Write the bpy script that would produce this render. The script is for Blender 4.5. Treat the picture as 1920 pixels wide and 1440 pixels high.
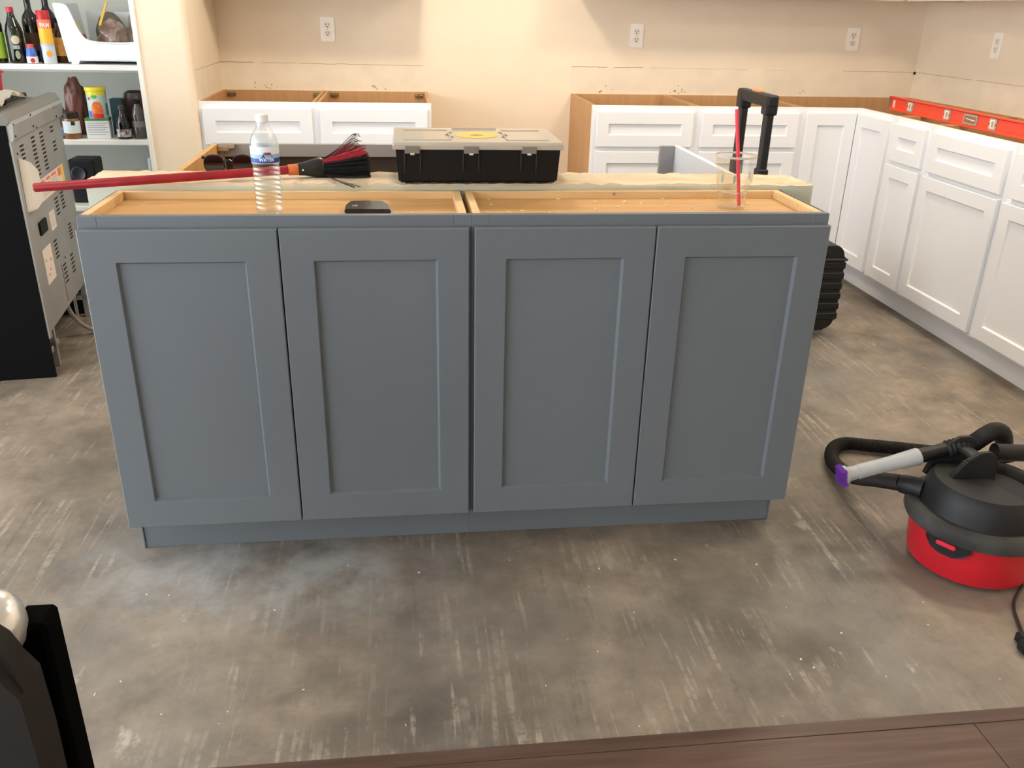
import bpy, bmesh, math, random
from mathutils import Vector, Matrix
random.seed(7)
PI = math.pi
S = bpy.context.scene
COL = S.collection
for o in list(bpy.data.objects):
    bpy.data.objects.remove(o)

# ------------------------------------------------------------------ camera
cam = bpy.data.objects.new('camera', bpy.data.cameras.new('camera'))
COL.objects.link(cam)
cam.data.sensor_fit = 'HORIZONTAL'; cam.data.sensor_width = 36; cam.data.lens = 30.413
CR, CU, CB = ((0.993022, -0.115947, 0.021522), (0.026749, 0.399198, 0.916474), (-0.114854, -0.909504, 0.399514))
m = Matrix((CR, CU, CB)).transposed().to_4x4()
m.translation = (0.6968, -1.911, 1.302)
cam.matrix_world = m
cam.data.clip_start = 0.02
S.camera = cam

# ------------------------------------------------------------------ world and exposure
w = bpy.data.worlds.new('daylight'); S.world = w; w.use_nodes = True
bg = w.node_tree.nodes['Background']
bg.inputs[0].default_value = (0.88, 0.94, 1.0, 1)
bg.inputs[1].default_value = 5.8
S.view_settings.view_transform = 'Standard'; S.view_settings.look = 'None'
S.view_settings.gamma = 1; S.view_settings.use_curve_mapping = False
S.view_settings.exposure = 0.12
LAMPS = [  # x, y, watts: warm recessed downlights in the kitchen ceiling
    (0.80, 1.68, 21), (2.35, 1.45, 16), (-0.75, 0.2, 5), (2.75, 0.2, 14)]
WARM = (1.0, 0.86, 0.68)

# ------------------------------------------------------------------ materials
def lin(c):
    return tuple((v/255/12.92 if v <= 10 else ((v/255+.055)/1.055)**2.4) for v in c)
MATS = {}
def mat(name, rgb, rough=.5, metal=0, noise=0, scale=20, bump=0, trans=0, ior=1.45, alpha=1, spec=.5, stretch=(1,1,1), rgb2=None, emit=0, coat=0):
    if name in MATS: return MATS[name]
    M = bpy.data.materials.new(name); M.use_nodes = True
    nt = M.node_tree; N = nt.nodes; L = nt.links
    b = N['Principled BSDF']
    c = lin(rgb)
    b.inputs['Base Color'].default_value = (*c, 1)
    b.inputs['Roughness'].default_value = rough
    b.inputs['Metallic'].default_value = metal
    b.inputs['IOR'].default_value = ior
    b.inputs['Specular IOR Level'].default_value = spec
    b.inputs['Transmission Weight'].default_value = trans
    b.inputs['Alpha'].default_value = alpha
    b.inputs['Coat Weight'].default_value = coat
    if emit:
        b.inputs['Emission Color'].default_value = (*c, 1); b.inputs['Emission Strength'].default_value = emit
    tc = N.new('ShaderNodeTexCoord'); mp = N.new('ShaderNodeMapping'); nz = N.new('ShaderNodeTexNoise')
    L.new(tc.outputs['Object'], mp.inputs[0]); L.new(mp.outputs[0], nz.inputs['Vector'])
    mp.inputs['Scale'].default_value = stretch
    nz.inputs['Scale'].default_value = scale; nz.inputs['Detail'].default_value = 5
    if noise or rgb2:
        c2 = lin(rgb2) if rgb2 else tuple(max(0, v*(1-noise)) for v in c)
        c1 = c if rgb2 else tuple(min(1, v*(1+noise*.5)) for v in c)
        r = N.new('ShaderNodeValToRGB')
        r.color_ramp.elements[0].position = .35; r.color_ramp.elements[1].position = .65
        r.color_ramp.elements[0].color = (*c2, 1); r.color_ramp.elements[1].color = (*c1, 1)
        L.new(nz.outputs[0], r.inputs[0]); L.new(r.outputs[0], b.inputs['Base Color'])
    if bump:
        bp = N.new('ShaderNodeBump'); bp.inputs['Strength'].default_value = bump; bp.inputs['Distance'].default_value = .002
        L.new(nz.outputs[0], bp.inputs['Height']); L.new(bp.outputs[0], b.inputs['Normal'])
    MATS[name] = M
    return M

def concrete():
    M = bpy.data.materials.new('scraped_concrete'); M.use_nodes = True
    nt = M.node_tree; N = nt.nodes; L = nt.links; b = N['Principled BSDF']
    tc = N.new('ShaderNodeTexCoord')
    def noise(scale, detail=6, rough=.6, sc=(1,1,1), dist=0, loc=(0,0,0)):
        mp = N.new('ShaderNodeMapping'); mp.inputs['Scale'].default_value = sc; mp.inputs['Location'].default_value = loc
        n = N.new('ShaderNodeTexNoise'); n.inputs['Scale'].default_value = scale; n.inputs['Detail'].default_value = detail
        n.inputs['Roughness'].default_value = rough; n.inputs['Distortion'].default_value = dist
        L.new(tc.outputs['Object'], mp.inputs[0]); L.new(mp.outputs[0], n.inputs['Vector'])
        return n.outputs[0]
    def ramp(x, p0, p1, c0=(0,0,0), c1=(1,1,1)):
        r = N.new('ShaderNodeValToRGB'); e = r.color_ramp.elements
        e[0].position = p0; e[1].position = p1; e[0].color = (*c0, 1); e[1].color = (*c1, 1)
        L.new(x, r.inputs[0]); return r.outputs[0]
    def mix(f, a, c, mode='MIX', fac=None):
        x = N.new('ShaderNodeMix'); x.data_type = 'RGBA'; x.blend_type = mode
        if f is not None: L.new(f, x.inputs[0])
        else: x.inputs[0].default_value = fac
        for s, v in ((6, a), (7, c)):
            if isinstance(v, tuple): x.inputs[s].default_value = (*v, 1)
            else: L.new(v, x.inputs[s])
        return x.outputs[2]
    def mul(a, c):
        x = N.new('ShaderNodeMath'); x.operation = 'MULTIPLY'; L.new(a, x.inputs[0])
        if isinstance(c, float): x.inputs[1].default_value = c
        else: L.new(c, x.inputs[1])
        return x.outputs[0]
    base = ramp(noise(1.3, 7, .62, dist=.4), .36, .66, lin((108, 101, 92)), lin((166, 151, 134)))
    fine = ramp(noise(9, 8, .72), .35, .7, (.70, .70, .70), (1.14, 1.13, 1.11))
    base = mix(None, base, fine, 'MULTIPLY', 1.0)
    # greyer cement bloom and a painted-in daylight sheen beside the toe board
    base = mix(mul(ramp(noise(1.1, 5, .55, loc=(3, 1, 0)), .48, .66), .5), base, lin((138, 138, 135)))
    def spot(x, y, r, sx=1):
        mp = N.new('ShaderNodeMapping'); mp.vector_type = 'POINT'; mp.inputs['Location'].default_value = (-x/r, -y/(r*sx), 0); mp.inputs['Scale'].default_value = (1/r, 1/(r*sx), 0)
        g = N.new('ShaderNodeTexGradient'); g.gradient_type = 'SPHERICAL'; L.new(tc.outputs['Object'], mp.inputs[0]); L.new(mp.outputs[0], g.inputs[0])
        return ramp(g.outputs[1], 0, .6)
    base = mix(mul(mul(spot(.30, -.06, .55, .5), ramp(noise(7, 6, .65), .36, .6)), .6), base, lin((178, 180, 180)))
    # dark adhesive stains; the patch before the island also paints in its shadow
    base = mix(mul(ramp(noise(2.3, 7, .62, loc=(7, 4, 0)), .50, .68), .62), base, lin((82, 74, 66)))
    base = mix(mul(mul(spot(.95, -.22, .75, .55), ramp(noise(3.5, 6, .6, loc=(1, 1, 0)), .36, .62)), .5), base, lin((88, 82, 75)))
    base = mix(mul(mul(spot(2.0, .05, .5, .9), ramp(noise(4, 6, .6, sc=(1.4, .6, 1), loc=(4, 2, 0)), .42, .62)), .45), base, lin((92, 80, 70)))
    # notched-trowel streaks running in y, broken up, in patches
    def streaks(sx, sy, lo, hi, ang, pl, pscale, plo, phi):
        mp = N.new('ShaderNodeMapping'); mp.inputs['Rotation'].default_value = (0, 0, ang); mp.inputs['Scale'].default_value = (sx, sy, 1); mp.inputs['Location'].default_value = pl
        n = N.new('ShaderNodeTexNoise'); n.inputs['Scale'].default_value = 1; n.inputs['Detail'].default_value = 2; n.inputs['Roughness'].default_value = .45
        L.new(tc.outputs['Object'], mp.inputs[0]); L.new(mp.outputs[0], n.inputs['Vector'])
        return mul(mul(ramp(n.outputs[0], lo, hi), ramp(noise(pscale, 4, .6, loc=pl), plo, phi)), ramp(noise(45, 4, .65, loc=pl), .36, .56))
    base = mix(mul(streaks(62, 3.2, .56, .64, .05, (2, 9, 0), 2.6, .50, .62), .55), base, lin((190, 178, 160)))
    base = mix(mul(streaks(48, 2.2, .57, .65, -.16, (6, 3, 0), 2.1, .52, .64), .5), base, lin((186, 172, 152)))
    base = mix(mul(streaks(75, 4.0, .57, .64, .22, (11, 5, 0), 2.8, .53, .64), .45), base, lin((196, 184, 166)))
    base = mix(mul(streaks(55, 2.8, .60, .68, .0, (15, 8, 0), 2.4, .5, .62), .4), base, lin((84, 77, 69)))
    # thinset blots
    bl = mul(ramp(noise(10, 6, .65, sc=(1, .6, 1), loc=(9, 3, 0)), .62, .70), ramp(noise(1.7, 2, .5, loc=(0, 6, 0)), .5, .62))
    base = mix(mul(bl, .75), base, lin((208, 199, 184)))
    sp = ramp(noise(70, 2, .5), .77, .80)
    base = mix(mul(sp, .7), base, lin((225, 220, 210)))
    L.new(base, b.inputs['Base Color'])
    L.new(ramp(noise(5, 5), .3, .7, (.42,)*3, (.72,)*3), b.inputs['Roughness'])
    bp = N.new('ShaderNodeBump'); bp.inputs['Strength'].default_value = .25; bp.inputs['Distance'].default_value = .003
    L.new(noise(30, 8, .7), bp.inputs['Height']); L.new(bp.outputs[0], b.inputs['Normal'])
    return M

def woodmat(name, c1, c2, rough=.45, sc=(1, 14, 14), scale=3, bump=.05):
    M = mat(name, c1, rough, rgb2=c2, scale=scale, stretch=sc, bump=bump)
    return M

WALL = mat('cream_wall_paint', (241, 225, 202), .75, noise=.02, scale=6, bump=.04)
PATCH = mat('bare_drywall_strip', (240, 226, 204), .85, noise=.05, scale=9)
CRACK = mat('cut_line', (186, 160, 128), .9)
PANTRY = mat('pantry_paint', (196, 198, 188), .8, noise=.04, scale=4)
SHELFM = mat('white_shelf', (236, 237, 233), .5)
CEIL = mat('ceiling_white', (240, 236, 228), .9)
WHITE = mat('white_cabinet_paint', (236, 238, 242), .35, noise=.01, scale=3)
GREY = mat('grey_cabinet_paint', (106, 113, 119), .40, noise=.03, scale=2.2)
GREYL = mat('grey_primed_panel', (152, 151, 148), .5)
MAPLE = woodmat('maple_ply', (208, 164, 108), (196, 150, 94), .5, (1, 12, 12), 2.5)
MAPLEL = woodmat('maple_edge', (232, 198, 146), (220, 184, 130), .6, (1, 9, 9), 5)
PLY = woodmat('box_ply', (200, 157, 110), (191, 147, 101), .6, (12, 12, 1), 2.5)
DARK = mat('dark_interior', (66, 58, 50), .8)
STEEL = mat('galvanised_steel', (164, 167, 167), .42, metal=.55, noise=.1, scale=5)
STEELS = mat('bright_steel', (190, 186, 176), .28, metal=.9)
BLACKE = mat('black_enamel', (7, 7, 8), .7, spec=.12)
BLACKP = mat('black_plastic', (18, 18, 19), .48, noise=.2, scale=40)
SLOT = mat('slot_black', (8, 8, 8), .9)

# ------------------------------------------------------------------ mesh helpers
def box(bm, x0, x1, y0, y1, z0, z1, bev=0, seg=1):
    r = bmesh.ops.create_cube(bm, size=1)
    vs = r['verts']
    for v in vs:
        v.co = Vector(((x0+x1)/2 + v.co.x*(x1-x0), (y0+y1)/2 + v.co.y*(y1-y0), (z0+z1)/2 + v.co.z*(z1-z0)))
    if bev:
        es = list({e for v in vs for e in v.link_edges})
        bmesh.ops.bevel(bm, geom=es, offset=bev, segments=seg, affect='EDGES', profile=.5)
    return bm
def B(*a, bev=0, seg=1):
    return box(bmesh.new(), *a, bev=bev, seg=seg)
def boxes(lst, bev=0):
    bm = bmesh.new()
    for a in lst: box(bm, *a, bev=bev)
    return bm
def lathe(prof, seg=32, sx=1, sy=1, cap=True, bm=None, c=(0, 0, 0)):
    bm = bm or bmesh.new()
    rings = []
    for r, z in prof:
        if r < 1e-6: rings.append([bm.verts.new((c[0], c[1], c[2]+z))])
        else: rings.append([bm.verts.new((c[0]+r*sx*math.cos(2*PI*i/seg), c[1]+r*sy*math.sin(2*PI*i/seg), c[2]+z)) for i in range(seg)])
    for a, b_ in zip(rings, rings[1:]):
        for i in range(seg):
            j = (i+1) % seg
            if len(a) == 1 and len(b_) == 1: continue
            if len(a) == 1: bm.faces.new((a[0], b_[i], b_[j]))
            elif len(b_) == 1: bm.faces.new((a[i], a[j], b_[0]))
            else: bm.faces.new((a[i], a[j], b_[j], b_[i]))
    if cap:
        if len(rings[0]) > 1: bm.faces.new(rings[0][::-1])
        if len(rings[-1]) > 1: bm.faces.new(rings[-1])
    return bm
def spline(pts, n=8):
    P = [Vector(p) for p in pts]; out = []
    Q = [P[0]*2-P[1]] + P + [P[-1]*2-P[-2]]
    for i in range(1, len(Q)-2):
        for k in range(n):
            t = k/n
            a, b_, c, d = Q[i-1], Q[i], Q[i+1], Q[i+2]
            out.append(.5*((2*b_) + (c-a)*t + (2*a-5*b_+4*c-d)*t*t + (3*b_-a-3*c+d)*t**3))
    out.append(P[-1]); return out
def tube(pts, r, seg=10, bm=None, cap=True, flat=None):
    bm = bm or bmesh.new()
    P = [Vector(p) for p in pts]; n = len(P)
    rad = r if isinstance(r, (list, tuple)) else [r]*n
    t0 = (P[1]-P[0]).normalized()
    up = Vector((0, 0, 1)) if abs(t0.z) < .9 else Vector((1, 0, 0))
    side = t0.cross(up).normalized(); rings = []
    for i in range(n):
        t = (P[min(i+1, n-1)]-P[max(i-1, 0)]).normalized()
        side = (side - t*side.dot(t)).normalized(); u = side.cross(t)
        rr = rad[i] if isinstance(rad[i], (list, tuple)) else (rad[i], rad[i])
        rings.append([bm.verts.new(P[i] + side*rr[0]*math.cos(2*PI*k/seg) + u*rr[1]*math.sin(2*PI*k/seg)) for k in range(seg)])
    for a, b_ in zip(rings, rings[1:]):
        for k in range(seg):
            j = (k+1) % seg; bm.faces.new((a[k], a[j], b_[j], b_[k]))
    if cap: bm.faces.new(rings[0][::-1]); bm.faces.new(rings[-1])
    return bm
def prism(poly, h, bm=None, plane='xy', o=0):
    """extrude a 2d outline; plane xy -> z, xz -> y, yz -> x"""
    bm = bm or bmesh.new()
    f = {'xy': lambda a, b_, c: (a, b_, c), 'xz': lambda a, b_, c: (a, c, b_), 'yz': lambda a, b_, c: (c, a, b_)}[plane]
    A = [bm.verts.new(f(a, b_, o)) for a, b_ in poly]; Bv = [bm.verts.new(f(a, b_, o+h)) for a, b_ in poly]
    n = len(poly)
    bm.faces.new(A[::-1]); bm.faces.new(Bv)
    for i in range(n):
        j = (i+1) % n; bm.faces.new((A[i], A[j], Bv[j], Bv[i]))
    return bm
def rrect(w, h, r, n=5):
    out = []
    for cx, cy, a0 in ((w/2-r, h/2-r, 0), (-w/2+r, h/2-r, 90), (-w/2+r, -h/2+r, 180), (w/2-r, -h/2+r, 270)):
        for k in range(n+1):
            a = math.radians(a0 + 90*k/n); out.append((cx+r*math.cos(a), cy+r*math.sin(a)))
    return out
def ring(w, h, prof):
    """profile (inset, y) swept round a w x h rectangle in xz: a mitred frame, front at small y"""
    bm = bmesh.new(); R = []
    for d, y in prof:
        R.append([bm.verts.new(p) for p in ((d, y, d), (w-d, y, d), (w-d, y, h-d), (d, y, h-d))])
    n = len(R)
    for i in range(n):
        a, b_ = R[i], R[(i+1) % n]
        for k in range(4):
            j = (k+1) % 4; bm.faces.new((a[k], a[j], b_[j], b_[k]))
    return bm
def xf(bm, M):
    bmesh.ops.transform(bm, matrix=M, verts=bm.verts); return bm
def loc(x, y, z): return Matrix.Translation((x, y, z))
def rot(a, ax): return Matrix.Rotation(a, 4, ax)

def obj(name, bm, m, parent=None, smooth=False, at=None, label=None, kind=None):
    bmesh.ops.recalc_face_normals(bm, faces=bm.faces)
    me = bpy.data.meshes.new(name); bm.to_mesh(me); bm.free()
    if smooth:
        me.shade_smooth()
        try: me.set_sharp_from_angle(angle=math.radians(38))
        except Exception: pass
    me.materials.append(m)
    o = bpy.data.objects.new(name, me); COL.objects.link(o)
    if parent: o.parent = parent
    if at: o.location = at
    if label: o['label'] = label
    if kind: o['kind'] = kind
    return o
def tag(o, label, cat, group=None):
    o['label'] = label; o['category'] = cat
    if group: o['group'] = group
    return o
def thing(name, label, cat, at=(0, 0, 0), rz=0, group=None):
    o = bpy.data.objects.new(name, None); COL.objects.link(o)
    o.empty_display_size = .05; o.location = at; o.rotation_euler = (0, 0, rz)
    return tag(o, label, cat, group)
def struct(name, bm, m, label=None, smooth=False):
    o = obj(name, bm, m, smooth=smooth); o['kind'] = 'structure'
    if label: o['label'] = label
    return o
def text_bm(txt, size, depth=.0004, bold=0):
    cu = bpy.data.curves.new('t', 'FONT'); cu.body = txt; cu.size = size; cu.extrude = depth; cu.offset = bold
    cu.align_x = 'CENTER'; cu.align_y = 'CENTER'
    o = bpy.data.objects.new('t', cu); COL.objects.link(o)
    dg = bpy.context.evaluated_depsgraph_get(); dg.update()
    me = bpy.data.meshes.new_from_object(o.evaluated_get(dg))
    bm = bmesh.new(); bm.from_mesh(me)
    bpy.data.objects.remove(o); bpy.data.curves.remove(cu); bpy.data.meshes.remove(me)
    return bm
def wrap(bm, R, a0):
    """xy sheet wrapped round a z cylinder of radius R, centred on angle a0; sheet z = height above the surface"""
    for v in bm.verts:
        a = a0 + v.co.x/R; r = R + v.co.z
        v.co = Vector((r*math.cos(a), r*math.sin(a), v.co.y))
    return bm
def sheet(w, h, x0=0, y0=0, nx=12):
    bm = bmesh.new()
    for i in range(nx):
        xa, xb = x0-w/2+w*i/nx, x0-w/2+w*(i+1)/nx
        vs = [bm.verts.new(q) for q in ((xa, y0-h/2, 0), (xb, y0-h/2, 0), (xb, y0+h/2, 0), (xa, y0+h/2, 0))]
        bm.faces.new(vs)
    bmesh.ops.remove_doubles(bm, verts=bm.verts, dist=1e-6)
    return bm
def disc_sheet(rx, ry, x0=0, y0=0, n=20):
    bm = bmesh.new(); cols = []
    for i in range(n+1):
        t = -math.cos(PI*i/n); h = ry*math.sqrt(max(0, 1-t*t))+1e-5
        cols.append([bm.verts.new((x0+rx*t, y0-h, 0)), bm.verts.new((x0+rx*t, y0+h, 0))])
    for c, d in zip(cols, cols[1:]): bm.faces.new((c[0], d[0], d[1], c[1]))
    return bm

# ------------------------------------------------------------------ room shell
XL, XR, YB, ZC = -.241, 3.57, 2.979, 2.44
YF = -.675                                    # edge between slab and wood floor
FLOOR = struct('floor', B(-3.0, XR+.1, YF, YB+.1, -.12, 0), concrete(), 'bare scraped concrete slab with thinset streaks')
wall_b = struct('wall_back', B(-3.0, XR+.1, YB, YB+.1, 0, ZC), WALL, 'cream painted kitchen back wall')
wall_r = struct('wall_right', B(XR, XR+.1, -5.0, YB, 0, ZC), WALL, 'cream painted right wall')
bm = B(-.462, XL, 2.335, YB, 0, ZC)
es = [e for e in bm.edges if abs(e.verts[0].co.x-e.verts[1].co.x) < 1e-5 and abs(e.verts[0].co.y-e.verts[1].co.y) < 1e-5 and e.verts[0].co.y < 2.4 and e.verts[0].co.x > -.4]
bmesh.ops.bevel(bm, geom=es, offset=.03, segments=6, affect='EDGES', profile=.5)
stub = struct('wall_pantry_side', bm, WALL, 'short wall between pantry and kitchen with rounded corner', smooth=True)
struct('ceiling', B(-3.0, XR+.1, -5.0, YB+.1, ZC, ZC+.1), CEIL)
struct('wall_front', boxes([(-3.0, -2.0, -5.1, -5.0, 0, ZC), (-.4, XR+.1, -5.1, -5.0, 0, ZC), (-2.0, -.4, -5.1, -5.0, 2.2, ZC), (-2.0, -.4, -5.1, -5.0, 0, .5)]), WALL)
# left wall with the tall patio opening that lets the daylight in
struct('wall_left', boxes([(-3.1, -3.0, 1.7, YB+.1, 0, ZC), (-3.1, -3.0, -5.0, -4.4, 0, ZC), (-3.1, -3.0, -4.4, 1.7, 2.25, ZC)]), WALL)
# pantry
struct('wall_pantry_left', B(-1.75, -1.65, 2.335, YB, 0, ZC), PANTRY)
struct('wall_pantry_back', B(-1.65, -.462, YB-.03, YB, 0, ZC), PANTRY, 'grey painted back of the pantry')
struct('wall_pantry_inner', B(-.475, -.462, 2.42, YB-.03, 0, ZC), PANTRY)
struct('trim_1', B(-.474, -.452, 2.325, 2.42, 0, ZC, bev=.004), SHELFM, 'white jamb of the pantry opening')

# wood floor planks in front of the slab
WOODS = [woodmat('walnut_plank_%d' % i, a, b_, .42, (1, 16, 16), 3.5, .04) for i, (a, b_) in enumerate(
    (((104, 80, 68), (84, 62, 52)), ((98, 76, 65), (80, 59, 50)), ((112, 86, 70), (90, 67, 54))))]
wf = struct('floor_wood', B(-3.0, XR, -5.0, YF, -.12, -.012), DARK, 'dark brown wood plank floor')
y = YF; rows = [(.034, [-.9]), (.18, [-.1, 1.80]), (.18, [.7, 2.4]), (.18, [-.5, 1.4])]
for ri, (d, joints) in enumerate(rows):
    xs = [-2.6] + joints + [XR-.02]
    for k in range(len(xs)-1):
        obj('plank', B(xs[k]+.0006, xs[k+1]-.0006, y-d+.0006, y-.0006, -.012, .002, bev=.0008), WOODS[(ri*2+k) % 3], wf)
    y -= d
obj('plank', B(-3.0, XR-.02, -5.0, y, -.012, .002), WOODS[0], wf)

# bare drywall strips where the old backsplash was, standing a hair proud, and the ragged cut lines
obj('drywall_patch', B(XL, .822, YB-.0015, YB, .85, 1.008), PATCH, wall_b)
obj('drywall_patch', B(1.597, XR, YB-.0015, YB, .85, 1.013), PATCH, wall_b)
obj('drywall_patch', B(XL, XL+.0015, 2.37, YB-.0015, .85, 1.008), PATCH, stub)
obj('drywall_patch', B(XR-.0015, XR, .3, YB-.0015, .85, 1.012), PATCH, wall_r)
def crack(p0, p1, nrm, parent, segs):
    bm = bmesh.new(); P0, P1 = Vector(p0), Vector(p1); rn = random.Random(str(p0))
    for a, b_, th in segs:
        n = max(2, int((b_-a)*60)); pts = [P0.lerp(P1, a+(b_-a)*i/n)+Vector((0, 0, rn.uniform(-.0015, .0015)))+Vector(nrm)*.0012 for i in range(n+1)]
        tube(pts, th, 5, bm)
    obj('cut_line', bm, CRACK, parent)
crack((XL, YB-.0015, 1.012), (.822, YB-.0015, 1.006), (0, 0, 0), wall_b, [(0, .16, .0012), (.2, .36, .0007), (.38, .98, .0011)])
crack((1.597, YB-.0015, 1.014), (XR, YB-.0015, 1.012), (0, 0, 0), wall_b, [(0, .1, .0018), (.12, .2, .0016), (.22, .5, .0006), (.55, .62, .0006), (.78, 1, .0012)])
crack((XR-.0015, YB-.01, 1.012), (XR-.0015, 1.2, 1.014), (0, 0, 0), wall_r, [(0, .3, .0013), (.32, .6, .001)])
crack((XL+.0015, YB, 1.012), (XL+.0015, 2.38, 1.008), (0, 0, 0), stub, [(0, 1, .0009)])
bm = bmesh.new()
rn = random.Random(3)
for i in range(34):
    cx = rn.choice((-.03, .0, .55, 1.78, 2.2, 2.9)) + rn.uniform(-.05, .05); cz = .884 + abs(rn.gauss(0, .012)); s = rn.uniform(.0015, .004)
    box(bm, cx-s, cx+s, YB-.004, YB, cz-s*.8, cz+s*.8)
obj('plaster_chips', bm, CRACK, wall_b, kind='stuff')
obj('torn_corner', B(XR-.012, XR, YB-.014, YB-.001, 1.0, 1.016, bev=.004), SLOT, wall_r)

# ------------------------------------------------------------------ cabinets
def shaker(name, w, h, t, rail, m, parent, at, rz=0):
    fr = ring(w, h, [(0, t), (0, .0022), (.0022, 0), (rail-.0025, 0), (rail-.0015, .0006), (rail+.0030, .0098), (rail+.0030, t)])
    o = obj(name, fr, m, parent); o.location = at; o.rotation_euler = (0, 0, rz)
    obj('center_panel', B(rail+.001, w-rail-.001, .0095, t-.002, rail+.001, h-rail-.001), m, o)
    return o
def bracket(parent, x, y, z, s=1):
    bm = boxes([(-.022, .022, -.001, .001, -.02, .002), (-.006, .012, -.012, 0, -.014, -.003)], .0008)
    tube([(-.016, -.006, -.008), (.018, -.006, -.006)], .0045, 8, bm)
    o = obj('corner_bracket', bm, mat('aged_brass', (150, 130, 95), .4, metal=.8), parent); o.location = (x, y, z); o.scale = (s, 1, 1)
def base_cabinet(name, label, at, rz, w, d, drawers, doors, face, group=None, H=.876, brackets=False, toe=True, drawer_z=(), skirt=.11, left_m=None):
    """front at local y=0 facing -y, body behind it; drawers = list of (x0,x1,z0,z1), doors the same"""
    t = thing(name, label, 'cabinet', at, rz, group)
    T = .016; z0 = skirt
    side = [(.02, 0.0), (.02, H), (d, H), (d, 0), (.075, 0), (.075, z0), (.02, z0)]
    poly = [(.02, z0), (.02, H), (d, H), (d, 0), (.075, 0), (.075, z0)]
    for x in (.003, w-.003-T):
        obj('side_panel', prism(poly, T, plane='yz', o=x), PLY, t)
    obj('back_panel', B(.003+T, w-.003-T, d-.012, d, z0, H-.001), PLY, t)
    obj('bottom_panel', B(.003+T, w-.003-T, .02, d-.012, z0, z0+.014), PLY, t)
    # face frame: outer stiles, top, middle and bottom rails
    mid = [(.036, w-.036, 0, .019, dz-.012, dz+.012) for dz in drawer_z]
    obj('face_frame', boxes([(0, .036, 0, .019, z0, H), (w-.036, w, 0, .019, z0, H), (.036, w-.036, 0, .019, H-.04, H), (.036, w-.036, 0, .019, z0, z0+.04)] + mid, .0008), face, t)
    if toe: obj('toe_kick', B(0, w, .06, .075, 0, z0), face, t)
    for (a, b_, c, e) in drawers:
        o = shaker('drawer_front', b_-a, e-c, .02, .058, face, t, (a, -.02, c))
    for (a, b_, c, e) in doors:
        o = shaker('door', b_-a, e-c, .02, .058, face, t, (a, -.02, c))
    if brackets:
        bracket(t, .045, d-.014, H-.012); bracket(t, w-.045, d-.014, H-.012, -1)
    return t
DZ = (.684, .849); DD = (.125, .664)
YFR = YB-.611                                 # front plane of back run (frame)
# left pair beside the pantry wall
for i, (x0, x1, lb) in enumerate(((XL, .287, 'white base cabinet without worktop, standing against the pantry wall'), (.287, .822, 'white base cabinet without worktop, beside the empty range gap under first outlet'))):
    wd = x1-x0
    base_cabinet('base_cabinet', lb, (x0, YFR, 0), 0, wd, .609, [(.016, wd-.018, *DZ)], [(.016, wd/2-.002, *DD), (wd/2+.002, wd-.018, *DD)], WHITE, brackets=True, drawer_z=(.674,))
# right part of the back run: two drawer bases
for x0, x1, lb in ((1.597, 2.121, 'white drawer base cabinet with bare plywood side facing the range gap'), (2.121, 2.66, 'white drawer base cabinet between plywood-sided cabinet and corner cabinet')):
    wd = x1-x0
    base_cabinet('drawer_base_cabinet', lb, (x0, YFR, 0), 0, wd, .609, [(.024, wd-.02, *DZ), (.024, wd-.02, .405, .662), (.024, wd-.02, .125, .383)], [], WHITE, drawer_z=(.673, .394))
# corner cabinet (two doors meeting at the inner corner)
XFR = XR-.611
cc = thing('corner_cabinet', 'white L-shaped corner base cabinet with two tall doors meeting at inner corner', 'cabinet', (0, 0, 0))
H = .876; z0 = .11
obj('back_panel', B(2.663, XR-.001, YB-.014, YB-.002, z0, H-.001), PLY, cc)
obj('side_panel', B(2.663, 2.679, YFR+.02, YB-.014, z0, H), PLY, cc)
obj('back_panel', B(XR-.014, XR-.002, 2.033, YB-.014, z0, H-.001), PLY, cc)
obj('side_panel', B(XFR+.02, XR-.014, 2.033, 2.049, z0, H), PLY, cc)
obj('bottom_panel', boxes([(2.679, XR-.014, YFR+.02, YB-.014, z0, z0+.014), (XFR+.02, XR-.014, 2.049, YFR+.02, z0, z0+.014)]), PLY, cc)
obj('face_frame', boxes([(2.66, 2.69, YFR, YFR+.019, z0, H), (2.69, XFR+.019, YFR, YFR+.019, H-.04, H), (2.69, XFR+.019, YFR, YFR+.019, z0, z0+.03),
                         (XFR-.016, XFR+.004, YFR-.016, YFR+.004, z0, H), (XFR, XFR+.019, 2.03, 2.06, z0, H), (XFR, XFR+.019, 2.06, YFR, H-.04, H), (XFR, XFR+.019, 2.06, YFR, z0, z0+.03)], .0006), WHITE, cc)
obj('toe_kick', boxes([(2.66, XFR+.075, YFR+.06, YFR+.075, 0, z0), (XFR+.06, XFR+.075, 2.03, YFR+.06, 0, z0)]), WHITE, cc)
shaker('door', XFR-.020-2.68, .852-.125, .02, .06, WHITE, cc, (2.68, YFR-.02, .125))
shaker('door', YFR-.022-2.045, .852-.125, .02, .06, WHITE, cc, (XFR-.02, YFR-.022, .125), -PI/2)
# right run: fronts face -x, local x runs towards the camera
for ya, yb, lb in ((2.03, 1.71, 'narrow white base cabinet with one small drawer over one narrow door'), (1.71, 1.15, 'white base cabinet with one wide drawer over a single wide door'), (1.15, .6, 'white base cabinet next in line after the one with a wide single door'), (.6, .05, 'last white base cabinet of the run along right wall')):
    wd = ya-yb
    base_cabinet('base_cabinet', lb, (XFR, ya, 0), -PI/2, wd, .609, [(.035, wd-.022, *DZ)], [(.022 if wd < .4 else .018, wd-.018, *DD)], WHITE, drawer_z=(.674,))

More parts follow.
